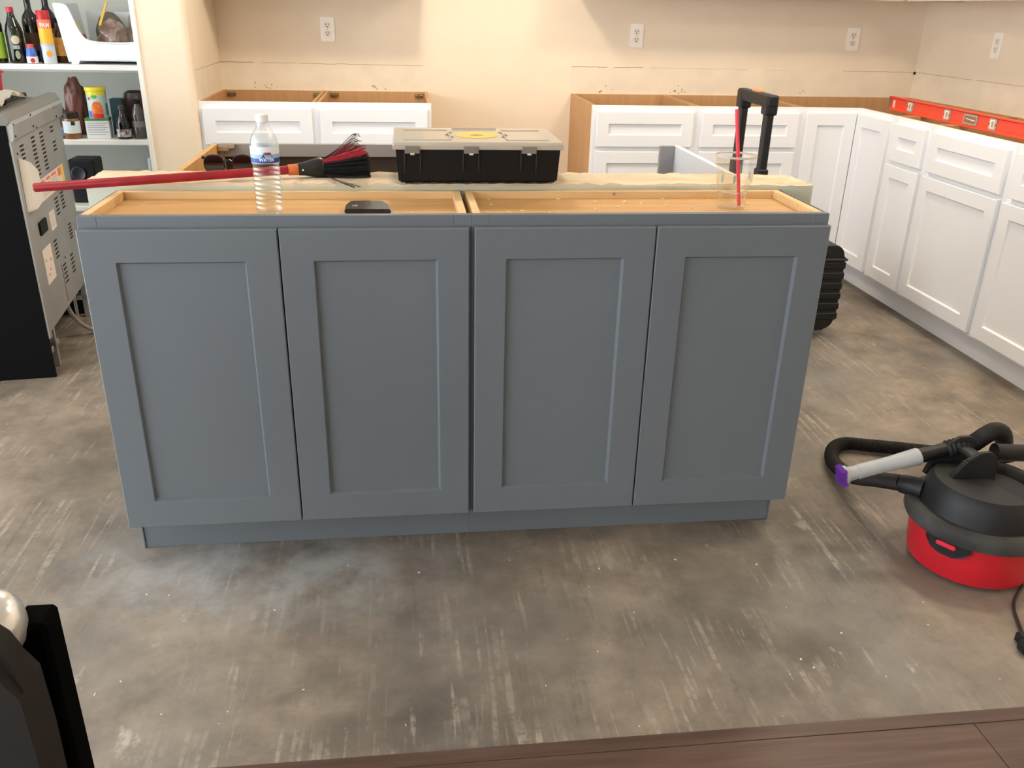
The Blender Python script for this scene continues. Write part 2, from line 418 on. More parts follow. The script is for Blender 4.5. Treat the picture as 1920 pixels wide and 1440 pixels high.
# upper cabinets: mostly above the frame, only their undersides show
UP = mat('cream_cabinet_underside', (228, 214, 190), .6)
def upper(lb, x0, x1, y0, y1, front):
    t = thing('upper_cabinet', lb, 'cabinet', (0, 0, 0))
    obj('body', B(x0, x1, y0, y1, 1.385, 2.13), UP, t)
    if front == 'y':
        obj('bottom_rail', B(x0, x1, y0, y0+.018, 1.372, 1.385), UP, t)
        n = 2 if x1-x0 < 1.1 else 4
        for k in range(n): shaker('door', (x1-x0)/n-.004, .735, .02, .058, WHITE, t, (x0+(x1-x0)*k/n+.002, y0-.02, 1.39))
    else:
        obj('bottom_rail', B(x0, x0+.018, y0, y1, 1.372, 1.385), UP, t)
        n = 3
        for k in range(n): shaker('door', (y1-y0)/n-.004, .735, .02, .058, WHITE, t, (x0-.02, y1-(y1-y0)*k/n-.002, 1.39), -PI/2)
upper('upper cabinet on back wall beside the pantry wall', XL, .80, YB-.32, YB-.001, 'y')
upper('long upper cabinet on back wall right of the range gap', 1.60, XR-.001, YB-.32, YB-.001, 'y')
upper('upper cabinet on the right wall above the orange level', XR-.32, XR-.001, .6, YB-.345, 'x')

# ------------------------------------------------------------------ the island: grey pair in front
def island(lb, x0, w, gapL, gapR):
    t = thing('island_cabinet', lb, 'cabinet', (x0, 0, 0))
    D = .288; T = .017
    for x in (.004 if gapL else .010, w-T-(.010 if gapL else .004)):
        obj('side_panel', prism([(.019, .11), (.019, H), (D, H-.001), (D, 0), (.084, 0), (.084, .11)], T, plane='yz', o=x), MAPLEL, t)
    xa, xb = (.004 if gapL else .010)+T, w-T-(.010 if gapL else .004)
    obj('top_deck', B(xa, xb, .019, .272, .845, .857), MAPLE, t)
    bk = obj('back_rail', B(xa, xb, .270, .287, .80, .875, bev=.001), MAPLEL, t)
    scr = lathe([(.004, 0), (.004, .0015), (.001, .0015), (0, .0005)], 10)
    o = obj('screw', scr, STEEL, bk); o.location = (w*.46, .2698, .868); o.rotation_euler = (PI/2, 0, 0)
    obj('bottom_panel', B(xa, xb, .019, .287, .11, .124), MAPLE, t)
    obj('back_panel', B(xa, xb, .278, .287, .124, .80), MAPLE, t)
    obj('face_frame', boxes([(0, .04, 0, .019, .11, H), (w-.04, w, 0, .019, .11, H), (.04, w-.04, 0, .019, H-.045, H), (.04, w-.04, 0, .019, .11, .15)], .0008), GREY, t)
    dl, dr = gapL, w-gapR; dm = (dl+dr)/2
    for a, b_ in ((dl, dm-.0015), (dm+.0015, dr)):
        shaker('door', b_-a, .737, .02, .073, GREY, t, (a, -.0205, .114))
    # painted end skins down to the floor and the recessed toe board
    obj('toe_kick', B(.0036 if gapL < .004 else 0, w if gapL < .004 else w-.0036, .066, .082, 0, .11, bev=.0008), GREY, t)
    if gapL < .004: obj('end_skin', prism([(.019, .11), (.019, H-.001), (D, H-.001), (D, 0), (.062, 0), (.062, .11)], .0035, plane='yz', o=0), GREY, t)
    else: obj('end_skin', prism([(.019, .11), (.019, H-.001), (D, H-.001), (D, 0), (.062, 0), (.062, .11)], .0035, plane='yz', o=w-.0035), GREY, t)
    return t
W2 = .8385
island('blue-grey two-door island cabinet with water bottle standing in its top', 0, W2, .001, .006)
island('blue-grey two-door island cabinet with clear plastic cup standing in its top', W2, W2, .006, .001)

# half wall behind them with its raw plaster top
PONYF = mat('pale_green_drywall', (205, 208, 190), .85, noise=.05, scale=8)
PONYT = mat('raw_plaster_top', (230, 216, 190), .9, rgb2=(208, 186, 154), scale=7, bump=.4, stretch=(.5, 2, 1))
hw = struct('wall_half', B(-.070, 1.767, .292, .445, 0, .884), PONYF, 'half wall behind the grey island cabinets with raw plaster top')
bm = bmesh.new(); nx, ny = 90, 9; rn = random.Random(5); G = []
for i in range(nx+1):
    row = []
    for j in range(ny+1):
        x = -.070+1.837*i/nx; yy = .292+.153*j/ny
        z = .897-.006*(i/nx)+rn.uniform(-.0018, .0018)
        if j in (0, ny): z -= rn.uniform(.001, .006); yy += rn.uniform(-.0015, .0015)
        if i > nx-9: z -= .0012*(i-nx+9)*rn.uniform(.2, 1)
        row.append(bm.verts.new((x, yy, z)))
    G.append(row)
for i in range(nx):
    for j in range(ny): bm.faces.new((G[i][j], G[i+1][j], G[i+1][j+1], G[i][j+1]))
edge = [G[i][0] for i in range(nx+1)] + [G[nx][j] for j in range(1, ny+1)] + [G[i][ny] for i in range(nx-1, -1, -1)] + [G[0][j] for j in range(ny-1, 0, -1)]
low = [bm.verts.new((v.co.x, v.co.y, .883)) for v in edge]
for k in range(len(edge)):
    j = (k+1) % len(edge); bm.faces.new((edge[k], edge[j], low[j], low[k]))
obj('plaster_top', bm, PONYT, hw)
ZP = .8945

# kitchen-side island cabinet seen over the half wall (faces away)
kc = base_cabinet('island_cabinet', 'open-topped island cabinet behind the half wall, grey frame and maple side', (.99, 1.07, 0), PI, .915, .622, [(.03, .885, .684, .845)], [(.03, .455, *DD), (.46, .885, *DD)], GREYL, drawer_z=(.674,))
for c in list(kc.children):
    if c.name.startswith(('side_panel', 'back_panel', 'bottom')): c.data.materials[0] = MAPLE
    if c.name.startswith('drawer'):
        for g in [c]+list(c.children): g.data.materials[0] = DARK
bm = boxes([(-.006, .03, -.008, .0, -.02, .0), (.0, .05, -.006, .008, -.013, .006)], .003)
o = obj('hinge', bm, STEELS, kc, label='metal hinge arm at the open top corner'); o.location = (.89, .03, .874); o.rotation_euler = (0, 0, PI)
ep = thing('end_panel', 'grey dishwasher end panel with narrow return standing behind the half wall', 'panel', (1.565, .447, 0))
obj('panel', B(.052, .070, 0, .622, 0, .876, bev=.001), mat('lit_panel_grey', (214, 220, 230), .5), ep)  # grey panel, colour paled to paint in the light on its face
obj('return_strip', B(0, .052, .604, .622, 0, .876, bev=.001), mat('grey_strip', (150, 152, 156), .5), ep)

# ------------------------------------------------------------------ things on the island
def thin_clear(name, tint, low, high, rough=.03):
    """thin clear plastic: sees straight through, mirrors more at grazing angles"""
    M = bpy.data.materials.new(name); M.use_nodes = True; N = M.node_tree.nodes; L = M.node_tree.links
    N.remove(N['Principled BSDF'])
    tr = N.new('ShaderNodeBsdfTransparent'); gl = N.new('ShaderNodeBsdfGlossy'); mx = N.new('ShaderNodeMixShader'); lw = N.new('ShaderNodeLayerWeight'); mr = N.new('ShaderNodeMapRange')
    tr.inputs[0].default_value = (*lin(tint), 1); gl.inputs['Roughness'].default_value = rough; gl.inputs[0].default_value = (.95, .96, .97, 1)
    lw.inputs[0].default_value = .35; mr.inputs['To Min'].default_value = low; mr.inputs['To Max'].default_value = high
    nz = N.new('ShaderNodeTexNoise'); nz.inputs['Scale'].default_value = 60; bp = N.new('ShaderNodeBump'); bp.inputs['Strength'].default_value = .25; bp.inputs['Distance'].default_value = .002
    L.new(nz.outputs[0], bp.inputs['Height']); L.new(bp.outputs[0], gl.inputs['Normal'])
    L.new(lw.outputs['Facing'], mr.inputs[0]); L.new(mr.outputs[0], mx.inputs[0]); L.new(tr.outputs[0], mx.inputs[1]); L.new(gl.outputs[0], mx.inputs[2])
    L.new(mx.outputs[0], N['Material Output'].inputs[0]); MATS[name] = M; return M
GLASS = thin_clear('clear_pet', (246, 249, 249), .05, .55, .08)
bt = thing('water_bottle', 'clear plastic water bottle with white cap and blue WATER label', 'bottle', (.384, .118, .857))
bt.scale = (.95, .95, .94)
prof = [(0, .004), (.018, .002), (.027, 0), (.0305, .006)]
for k in range(9):
    z = .012+k*.0115
    prof += [(.0318, z), (.0322, z+.004), (.0302, z+.008)]
prof += [(.0318, .118), (.0325, .122), (.0325, .156), (.0322, .160), (.0318, .166), (.0290, .178), (.0235, .190), (.0165, .200), (.0125, .206), (.0125, .2135)]
obj('body', lathe(prof, 40, cap=False), GLASS, bt, True)
capb = lathe([(0, .2315), (.0125, .2315), (.0142, .2295), (.0142, .2145), (.0120, .2125)], 32)
obj('cap', capb, mat('white_cap', (240, 238, 235), .4), bt, True)
lab = obj('paper_label', lathe([(.0329, .122), (.0329, .161)], 48, cap=False), mat('label_white', (228, 234, 240), .45), bt, True)
A0 = math.atan2(-1.911-.118, .697-.384)
obj('blue_band', wrap(sheet(.11, .011, 0, .1285, 24), .0331, A0), mat('label_blue', (38, 72, 150), .4), lab)
obj('pale_band', wrap(sheet(.11, .009, 0, .1385, 24), .0330, A0), mat('label_pale_blue', (150, 186, 222), .4), lab)
bm = bmesh.new(); bm.faces.new([bm.verts.new(q) for q in ((-.017, .124, 0), (.015, .124, 0), (.0145, .134, 0), (.0085, .148, 0), (-.006, .148, 0), (-.014, .134, 0))])
bmesh.ops.subdivide_edges(bm, edges=bm.edges, cuts=3, use_grid_fill=True)
obj('blue_emblem', wrap(bm, .0333, A0+.12), MATS['label_blue'], lab)
obj('red_emblem', wrap(sheet(.012, .005, .001, .1445, 6), .0335, A0+.12), mat('label_red', (196, 40, 60), .4), lab)
tx = text_bm('WATER', .0102, .0001, .00025); xf(tx, loc(0, .1305, .0004))
obj('lettering', wrap(tx, .0333, A0+.08), mat('print_white', (245, 247, 250), .5), lab)

cup = thing('plastic_cup', 'clear plastic cold-drink cup standing in the right grey cabinet top', 'cup', (1.495, .158, .857))
CUPM = thin_clear('clear_cup', (246, 246, 242), .05, .5, .06)
cp = [(0, .005), (.028, .005), (.031, 0), (.0345, .003), (.0365, .05), (.040, .058), (.0415, .062), (.047, .118), (.0485, .122), (.050, .1245), (.049, .128)]
obj('cup_wall', lathe(cp, 48, cap=False), CUPM, cup, True)
obj('rim', lathe([(.0478, .1245), (.0500, .1235), (.0505, .126), (.0495, .1285), (.0475, .1275), (.0478, .1245)], 48, cap=False), mat('cup_rim', (240, 236, 228), .25, trans=.7, ior=1.2), cup, True)
for a in (-2.6, -1.9, -.6, .2):
    o = obj('raised_mark', wrap(disc_sheet(.004, .011, 0, .075, 14), .0440, a), mat('cup_print', (150, 165, 150), .4, trans=.5), cup)
obj('lettering_band', lathe([(.0360, .0405), (.0368, .042), (.0360, .0435)], 40, cap=False), MATS['cup_rim'], cup, True)
sw = obj('drinking_straw', tube([(1.512, .148, .8635), (1.494, .154, 1.0), (1.482, .160, 1.090)], .0044, 12, cap=False), mat('red_straw', (236, 62, 84), .4), smooth=True)
tag(sw, 'red drinking straw leaning in the clear plastic cup', 'straw')

# toolbox organiser on the half wall
tb = thing('parts_organizer', 'black parts organizer box with clear lid resting on the half wall', 'toolbox', (.672, .272, ZP+.001))
TW, TD, TH = .409, .262, .089
BLK = mat('organizer_black', (12, 12, 12), .6, noise=.1, scale=30, spec=.3)
bm = bmesh.new()
lo_ = [(x, y, .0) for x, y in ((.006, .004), (TW-.006, .004), (TW-.006, TD-.004), (.006, TD-.004))]; hi_ = [(0, 0), (TW, 0), (TW, TD), (0, TD)]
va = [bm.verts.new(q) for q in lo_]; vb = [bm.verts.new((x, y, TH)) for x, y in hi_]
bm.faces.new(va[::-1]); ins = [bm.verts.new((x+(.004 if x == 0 else -.004), y+(.004 if y == 0 else -.004), TH)) for x, y in hi_]
fl = [bm.verts.new((x+(.01 if x == 0 else -.01), y+(.01 if y == 0 else -.01), .004)) for x, y in hi_]
for k in range(4):
    j = (k+1) % 4
    bm.faces.new((va[k], va[j], vb[j], vb[k])); bm.faces.new((vb[k], vb[j], ins[j], ins[k])); bm.faces.new((ins[k], ins[j], fl[j], fl[k]))
bm.faces.new(fl)
bmesh.ops.bevel(bm, geom=[e for e in bm.edges if {v for v in e.verts} <= set(va)], offset=.005, segments=3, affect='EDGES')
obj('box_body', bm, BLK, tb)
RIBM = mat('organizer_rib', (44, 42, 40), .4)
for xr in (.020, .059, .164, .203, .308, .347):
    o = obj('rib', prism([(-.0035, TH-.002), (-.0035, .045), (.002, .024), (.003, TH-.002)], .0028, plane='yz', o=xr), RIBM, tb)
bm = bmesh.new()
for k in range(9): box(bm, .022+k*.0415, .022+k*.0415+.022, .003, TD-.004, -.0015, .003)
obj('foot', bm, BLK, tb)
for k in range(2): obj('tray_divider', B(.137+k*.136, .139+k*.136, .01, TD-.01, .01, TH-.006), mat('organizer_divider', (60, 58, 56), .5), tb)
for k in range(6):
    x0 = .012+k % 3*.136; y0 = .012+(k//3)*.122
    obj('bin', boxes([(x0, x0+.12, y0, y0+.114, .012, .07)], .004), mat('organizer_bin', (205, 186, 150), .6), tb)
LID = mat('clear_lid', (232, 226, 214), .14, trans=.55, ior=1.3, spec=.6)
lid = obj('lid', B(-.006, TW+.006, -.006, TD+.004, TH+.001, TH+.011, bev=.003, seg=2), LID, tb, label='clear plastic lid')
obj('lid_lip', boxes([(-.007, TW+.007, -.008, -.004, TH-.007, TH+.003), (-.007, -.003, -.006, TD, TH-.007, TH+.003), (TW+.003, TW+.007, -.006, TD, TH-.007, TH+.003)], .001), LID, lid)
obj('lid_ridge', boxes([(.02, .135, TD-.05, TD-.044, TH+.011, TH+.0135), (.28, .385, TD-.05, TD-.044, TH+.011, TH+.0135), (.02, .135, .03, .034, TH+.011, TH+.013), (.28, .385, .03, .034, TH+.011, TH+.013),
                        (.135, .139, .03, TD-.044, TH+.011, TH+.0135), (.276, .28, .03, TD-.044, TH+.011, TH+.0135), (.15, .27, TD-.025, TD-.012, TH+.011, TH+.016)], .0008), LID, lid)
for xr in (.023, .167, .311):
    l2 = obj('latch', boxes([(xr, xr+.036, -.012, -.004, TH-.016, TH+.002)], .0015), mat('latch_clear', (150, 144, 134), .2, trans=.35, ior=1.3), tb)
    obj('latch_tab', B(xr+.013, xr+.023, -.0135, -.008, TH-.019, TH-.014, bev=.001), mat('latch_tab', (205, 200, 190), .3), l2)
def flat(pts, z): 
    return prism(pts, .0005, o=z)
YEL = mat('logo_yellow', (236, 190, 84), .5); DKP = mat('logo_dark', (96, 88, 78), .5)
cx, cy = .208, .125
obj('logo_field', flat([(cx+.056*math.cos(a)*(1 if abs(math.sin(a)) < .8 else .85), cy+.062*math.sin(a)) for a in [2*PI*i/24 for i in range(24)]], TH+.0112), YEL, lid)
obj('logo_mark', flat([(cx-.018, cy-.014), (cx+.018, cy-.014), (cx, cy+.004)], TH+.0118), DKP, lid)
for sgn in (-1, 1):
    obj('logo_mark', flat([(cx+sgn*.06, cy-.045), (cx+sgn*.074, cy+.0), (cx+sgn*.06, cy+.05), (cx+sgn*.066, cy+.05), (cx+sgn*.082, cy), (cx+sgn*.066, cy-.045)][::sgn], TH+.0112), DKP, lid)

# broom: red handle, orange ferrule, black head, black and red bristles
bh = thing('hand_broom', 'broom with red wooden handle and black bristles laid across the half wall', 'broom', (0, 0, 0))
P0, P1 = Vector((-.153, .200, .8985)), Vector((.408, .335, .9165))
dr = (P1-P0).normalized()
obj('handle', tube([P0, P0+dr*.004, P0.lerp(P1, .5), P1], [.0085, .0105, .0108, .011], 16), mat('red_handle', (160, 30, 40), .38, rgb2=(140, 22, 32), scale=30), bh, True)
obj('ferrule', tube([P1-dr*.004, P1+dr*.025], [.0135, .0145], 16), mat('orange_ferrule', (206, 112, 62), .6, noise=.15, scale=60), bh, True)
hd = tube([P1+dr*.02, P1+dr*.035, P1+dr*.055, P1+dr*.075, P1+dr*.083], [(.015, .015), (.0165, .0165), (.020, .022), (.022, .027), (.018, .0235)], 20)
obj('head_socket', hd, mat('black_socket', (34, 34, 36), .3), bh, True)
o = obj('rivet', lathe([(.0022, 0), (.0022, .001), (0, .0016)], 10), SHELFM, bh); o.location = P1+dr*.03+Vector((.004, -.0165, .0)); o.rotation_euler = (PI/2, 0, 0)
side = dr.cross(Vector((0, 0, 1))).normalized(); upv = side.cross(dr)
def bristles(n, seed, u0, u1, lens, r, spread=1):
    rn = random.Random(seed); bm = bmesh.new(); root = P1+dr*.072
    for i in range(n):
        a = rn.uniform(u0, u1); b_ = rn.uniform(-1, 1); L_ = rn.uniform(*lens)
        d = (dr + upv*a*spread + side*b_*.24).normalized()
        s = root + upv*a*.075 + side*b_*.012
        e = s+d*L_; mid = s.lerp(e, .5)+Vector((rn.uniform(-.002, .002), rn.uniform(-.002, .002), rn.uniform(-.003, .003)))
        if e.z < ZP+.002 and e.y > .29: e.z = ZP+.002+rn.uniform(0, .004)
        if mid.z < ZP+.002 and mid.y > .29: mid.z = ZP+.003
        tube([s, mid, e], r, 4, bm, cap=False)
    return bm
obj('black_bristles', bristles(1000, 1, -.42, .16, (.112, .128), .0008), mat('black_bristle', (34, 34, 36), .3), bh, kind='stuff')
obj('red_bristles', bristles(60, 2, .13, .25, (.105, .125), .0007), mat('red_bristle', (176, 48, 62), .45), bh, kind='stuff')
rn = random.Random(9); bm = bmesh.new()
for i in range(20):
    a = rn.uniform(.22, .68); s = P1+dr*.075+upv*.018; e = s+(dr+upv*a+side*rn.uniform(-.15, .15)).normalized()*rn.uniform(.095, .115)
    tube(spline([s, s.lerp(e, .5)-Vector((0, 0, .006)), e, e+dr*.012+Vector((0, 0, -.001))], 4), .0006, 4, bm, cap=False)
for i in range(6):
    s = P1+dr*.078-upv*.014; e = s+dr*rn.uniform(.06, .1)-side*rn.uniform(-.02, .0)+Vector((0, rn.uniform(-.1, -.075), 0)); e.z = .885
    tube(spline([s, s.lerp(e, .5)+Vector((0, -.02, .002)), e], 5), .0007, 4, bm, cap=False)
obj('stray_bristles', bm, MATS['black_bristle'], bh, kind='stuff')
bm = bmesh.new()
for i in range(26):
    a = rn.uniform(.2, .6); s = P1+dr*.075+upv*.014; e = s+(dr+upv*a+side*rn.uniform(-.15, .15)).normalized()*rn.uniform(.08, .115)
    tube(spline([s, s.lerp(e, .5)-Vector((0, 0, .004)), e], 4), .0006, 4, bm, cap=False)
obj('stray_red_bristles', bm, MATS['red_bristle'], bh, kind='stuff')

# sunglasses on the half wall
sg = thing('sunglasses', 'black sunglasses with dark round-cornered lenses lying on the half wall', 'sunglasses', (.245, .412, ZP+.002), .03)
LENS = mat('dark_lens', (14, 12, 12), .06, coat=.6); FRM = mat('black_frame', (12, 12, 12), .25)
def lens_poly(s): return [(s*(x*.98), z) for x, z in ((.008, .012), (.010, .030), (.018, .041), (.034, .045), (.050, .043), (.060, .034), (.062, .018), (.056, .004), (.040, 0), (.020, .002))]
for s in (-1, 1):
    pl = lens_poly(s)
    sm = [(v.x, v.y) for v in spline([(a, b_, 0) for a, b_ in pl+[pl[0]]], 4)[:-1]]
    f = obj('lens_rim', prism(sm, .004, plane='xz', o=0), FRM, sg)
    mx = sum(a for a, _ in sm)/len(sm); mz = sum(b_ for _, b_ in sm)/len(sm)
    obj('lens', prism([(mx+(a-mx)*.88, mz+(b_-mz)*.86) for a, b_ in sm], .0012, plane='xz', o=-.0008), LENS, f)
    obj('temple', tube(spline([(s*.062, .003, .036), (s*.066, .02, .036), (s*.064, .032, .034)], 5), [(.002, .004)]*11, 8), FRM, sg)
obj('bridge', tube(spline([(-.012, .002, .026), (0, .001, .031), (.012, .002, .026)], 5), .0025, 8), FRM, sg)

# small black pouch in the left cabinet top
pc = thing('plastic_case', 'small flat black plastic case lying in the left cabinet top', 'case', (.606, .145, .857), -.05)
pl = [(-.050, -.05), (.056, -.05), (.046, .014), (.03, .046), (-.01, .052), (-.046, .044), (-.053, .01)]
bm = prism(pl, .012); bmesh.ops.bevel(bm, geom=list(bm.edges), offset=.003, segments=2, affect='EDGES')
obj('shell', bm, mat('worn_black', (44, 42, 41), .35, noise=.35, scale=25), pc, True)
obj('buckle', boxes([(-.036, -.024, -.019, -.017, .0112, .0125), (-.036, -.024, -.011, -.009, .0112, .0125), (-.026, -.024, -.017, -.011, .0112, .0125)]), mat('pale_print', (190, 186, 180), .5), pc)

def crumbs(name, n, region, zf, size, m, label, cat, seed):
    rn = random.Random(seed); bm = bmesh.new()
    for i in range(n):
        x = rn.uniform(region[0], region[1]); y = rn.uniform(region[2], region[3]); s = rn.uniform(*size); a = rn.uniform(0, PI); t_ = s*rn.uniform(.25, .8)
        M_ = loc(x, y, zf) @ rot(a, 'Z')
        b2 = bmesh.new(); box(b2, -s, s, -t_, t_, 0, s*.5); xf(b2, M_)
        me = bpy.data.meshes.new('t'); b2.to_mesh(me); bm.from_mesh(me); bpy.data.meshes.remove(me); b2.free()
    o = obj(name, bm, m, kind='stuff'); tag(o, label, cat); return o
crumbs('wood_shavings', 55, (.87, 1.62, .04, .262), .857, (.001, .005), mat('pale_shaving', (236, 208, 160), .8), 'pale wood shavings scattered in the right grey cabinet top', 'shavings', 11)
crumbs('wood_shavings', 28, (.06, .80, .05, .262), .857, (.0008, .003), MATS['pale_shaving'], 'few wood crumbs scattered in the left grey cabinet top', 'shavings', 12)
crumbs('plaster_crumbs', 45, (-.2, 1.98, -.66, -.02), 0, (.0009, .003), mat('plaster_crumb', (226, 220, 208), .9), 'white plaster crumbs scattered over the concrete floor', 'debris', 13)

# ------------------------------------------------------------------ level on the right run
lv = thing('spirit_level', 'long orange spirit level lying on the right-hand cabinets', 'level', (3.094, 2.330, .8765), math.atan2(1.263-2.325, 3.064-3.095))
ORG = mat('orange_red', (240, 78, 52), .38); LL = 1.22; LH = .062
bm = prism([(-.013, 0), (.013, 0), (.013, .004), (.004, .009), (.004, LH-.009), (.013, LH-.004), (.013, LH), (-.013, LH), (-.013, LH-.004), (-.004, LH-.009), (-.004, .009), (-.013, .004)], LL, plane='yz')
obj('beam', bm, ORG, lv)
obj('end_cap', B(-.006, .004, -.013, .013, 0, LH, bev=.002), mat('cap_grey', (120, 116, 108), .5), lv)
obj('end_cap', B(LL-.004, LL+.006, -.013, .013, 0, LH, bev=.002), MATS['cap_grey'], lv)
obj('sticker', B(.03, .048, -.0048, -.004, .012, .046), mat('sticker_cream', (232, 214, 190), .6), lv)
VG = mat('vial_housing', (176, 168, 156), .35); VW = mat('vial_plate', (240, 236, 228), .4); VB = mat('vial_amber', (196, 150, 104), .2)
for x in (.20, .52, .86):
    v = obj('vial', prism([(x+a, LH/2+b_) for a, b_ in rrect(.05, .046, .008)], .018, plane='xz', o=-.009), VG, lv)
    obj('vial_face', B(x-.016, x+.014, -.0105, -.009, LH/2-.017, LH/2+.016), VW, v)
    obj('bubble_tube', tube([(x+.004, -.0115, LH/2-.01), (x+.004, -.0115, LH/2+.012)], .005, 10), VB, v)
    for s in (-1, 1): obj('rivet', B(x+s*.021-.002, x+s*.021+.002, -.0103, -.009, LH/2-.003, LH/2+.003), SLOT, v)
v = obj('viewing_slot', prism([(.70+a, LH/2+b_) for a, b_ in rrect(.1, .042, .008)], .018, plane='xz', o=-.009), VG, lv)
obj('slot_window', B(.658, .742, -.0102, -.009, LH/2-.014, LH/2+.014), mat('slot_view', (150, 110, 84), .6), v)
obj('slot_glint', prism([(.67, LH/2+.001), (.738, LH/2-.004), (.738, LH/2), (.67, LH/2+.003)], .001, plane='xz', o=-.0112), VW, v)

# ------------------------------------------------------------------ outlets
def outlet(lb, at, rz, gfci=False):
    t = thing('wall_outlet', lb, 'outlet', at, rz)
    P = mat('outlet_plate', (250, 244, 234), .3)
    pl = prism(rrect(.072, .117, .005), .005, plane='xz', o=-.0055); bmesh.ops.bevel(pl, geom=[e for e in pl.edges if e.verts[0].co.y < -.005 and e.verts[1].co.y < -.005], offset=.0015, affect='EDGES')
    obj('cover_plate', pl, P, t)
    F = mat('outlet_face', (240, 230, 214), .35); D_ = mat('outlet_slot', (70, 58, 46), .8)
    if gfci:
        f = obj('receptacle', B(-.0165, .0165, -.0072, -.005, -.033, .033, bev=.001), F, t)
        cz = (-.019, .019); y_ = -.0076
        obj('test_button', boxes([(-.008, .008, -.0085, -.007, .001, .005), (-.008, .008, -.0085, -.007, -.006, -.002)], .0004), P, f)
    else: cz = (-.0195, .0195); y_ = -.0076
    for z in cz:
        if not gfci: f = obj('receptacle', prism([(a, b_+z) for a, b_ in rrect(.034, .029, .012)], .0024, plane='xz', o=-.0072), F, t)
        obj('slots', boxes([(-.0085, -.0058, y_, -.0068, z-.001, z+.009), (.0055, .0082, y_, -.0068, z+.0, z+.008), (-.0026, .0026, y_, -.0068, z-.0105, z-.005)]), D_, f)
    o = obj('screw', lathe([(.003, 0), (.003, .001), (0, .0012)], 10), STEELS, t); o.location = (0, -.0056, 0); o.rotation_euler = (PI/2, 0, 0)
outlet('white duplex outlet on back wall above cabinets beside the pantry wall', (.314, YB, 1.176), 0)
outlet('white duplex outlet on back wall above the plywood-sided drawer cabinet', (1.943, YB, 1.174), 0)
outlet('white duplex outlet on back wall close to the right corner', (3.166, YB, 1.178), 0)
outlet('white outlet with test buttons on the right wall above the level', (XR, 2.300, 1.180), -PI/2, True)

# ------------------------------------------------------------------ wheeled tool case behind the island
tc_ = thing('rolling_tool_case', 'black ribbed wheeled tool case with raised pull handle behind the island', 'tool case', (2.13, 1.47, 0))
CW, CD, CH = .405, .39, .41
bm = prism([(CW/2+a, .035+(CH-.035)/2+b_) for a, b_ in rrect(CW, CH-.035, .05, 6)], CD, plane='xz', o=0)
bmesh.ops.bevel(bm, geom=[e for e in bm.edges if abs(e.verts[0].co.y-e.verts[1].co.y) < 1e-5], offset=.012, segments=2, affect='EDGES')
obj('case_body', bm, BLACKP, tc_, True)
for k in range(6):
    z = .085+k*.045
    obj('rib', B(-.002, CW+.006, -.006, CD+.006, z, z+.03, bev=.004), BLACKP, tc_)
obj('seam_band', B(-.003, CW+.010, -.008, CD+.008, .345, .356, bev=.003), mat('seam_grey', (40, 40, 42), .5), tc_)
for y in (.055, CD-.055):
    obj('handle_post', boxes([(-.012, .018, y-.022, y+.022, .25, .965)], .004), BLACKP, tc_)
    obj('post_sleeve', B(-.018, .024, y-.028, y+.028, .25, .72, bev=.004), BLACKP, tc_)
    w_ = lathe([(.0, -.02), (.045, -.02), (.05, -.012), (.05, .012), (.045, .02), (0, .02)], 24); xf(w_, rot(PI/2, 'X'))
    o = obj('wheel', w_, BLACKP, tc_, True); o.location = (.02, y*.96 if y < .2 else y+.01, .05)
g = obj('grip', B(-.020, .026, .020, CD-.020, .960, 1.007, bev=.010, seg=3), BLACKP, tc_)
for y in (.055, CD-.055): obj('grip_corner', B(-.021, .027, y-.032, y+.032, .930, 1.005, bev=.008, seg=2), BLACKP, g)
obj('release_button', B(-.010, .016, CD/2-.035, CD/2+.035, .1003e1, 1.014, bev=.004), mat('button_orange', (232, 130, 70), .45), g)

# ------------------------------------------------------------------ wet/dry vacuum
VC = (2.124, -.172, 0)
vc = thing('wet_dry_vacuum', 'small red wet-dry vacuum with black lid, looped hose and grey nozzle', 'vacuum', VC)
RED = mat('vac_red', (196, 30, 42), .38, noise=.10, scale=9)
VBL = mat('vac_black', (27, 28, 31), .5, noise=.25, scale=12)
DUST = mat('vac_rim_dusty', (78, 77, 74), .7, rgb2=(36, 37, 38), scale=9)
obj('tank', lathe([(0, .012), (.138, .010), (.146, .016), (.150, .04), (.160, .138)], 56), RED, vc, True)
rim = obj('lid_rim', lathe([(.155, .128), (.172, .128), (.176, .136), (.176, .158), (.170, .166), (.150, .169)], 56, cap=False), DUST, vc, True)
dome = lathe([(.152, .166), (.146, .170), (.143, .184), (.138, .208), (.129, .232), (.122, .240), (.09, .242), (0, .243)], 48, cap=False)
for v in dome.verts:                      # flat scooped deck on the side away from the island
    if v.co.x > .03 and v.co.z > .2: v.co.z -= min(.030, (v.co.x-.03)*1.2)
obj('motor_housing', dome, VBL, vc, True)
def on_rim(bm, ang): return xf(bm, rot(ang+PI/2, 'Z'))
lt = []
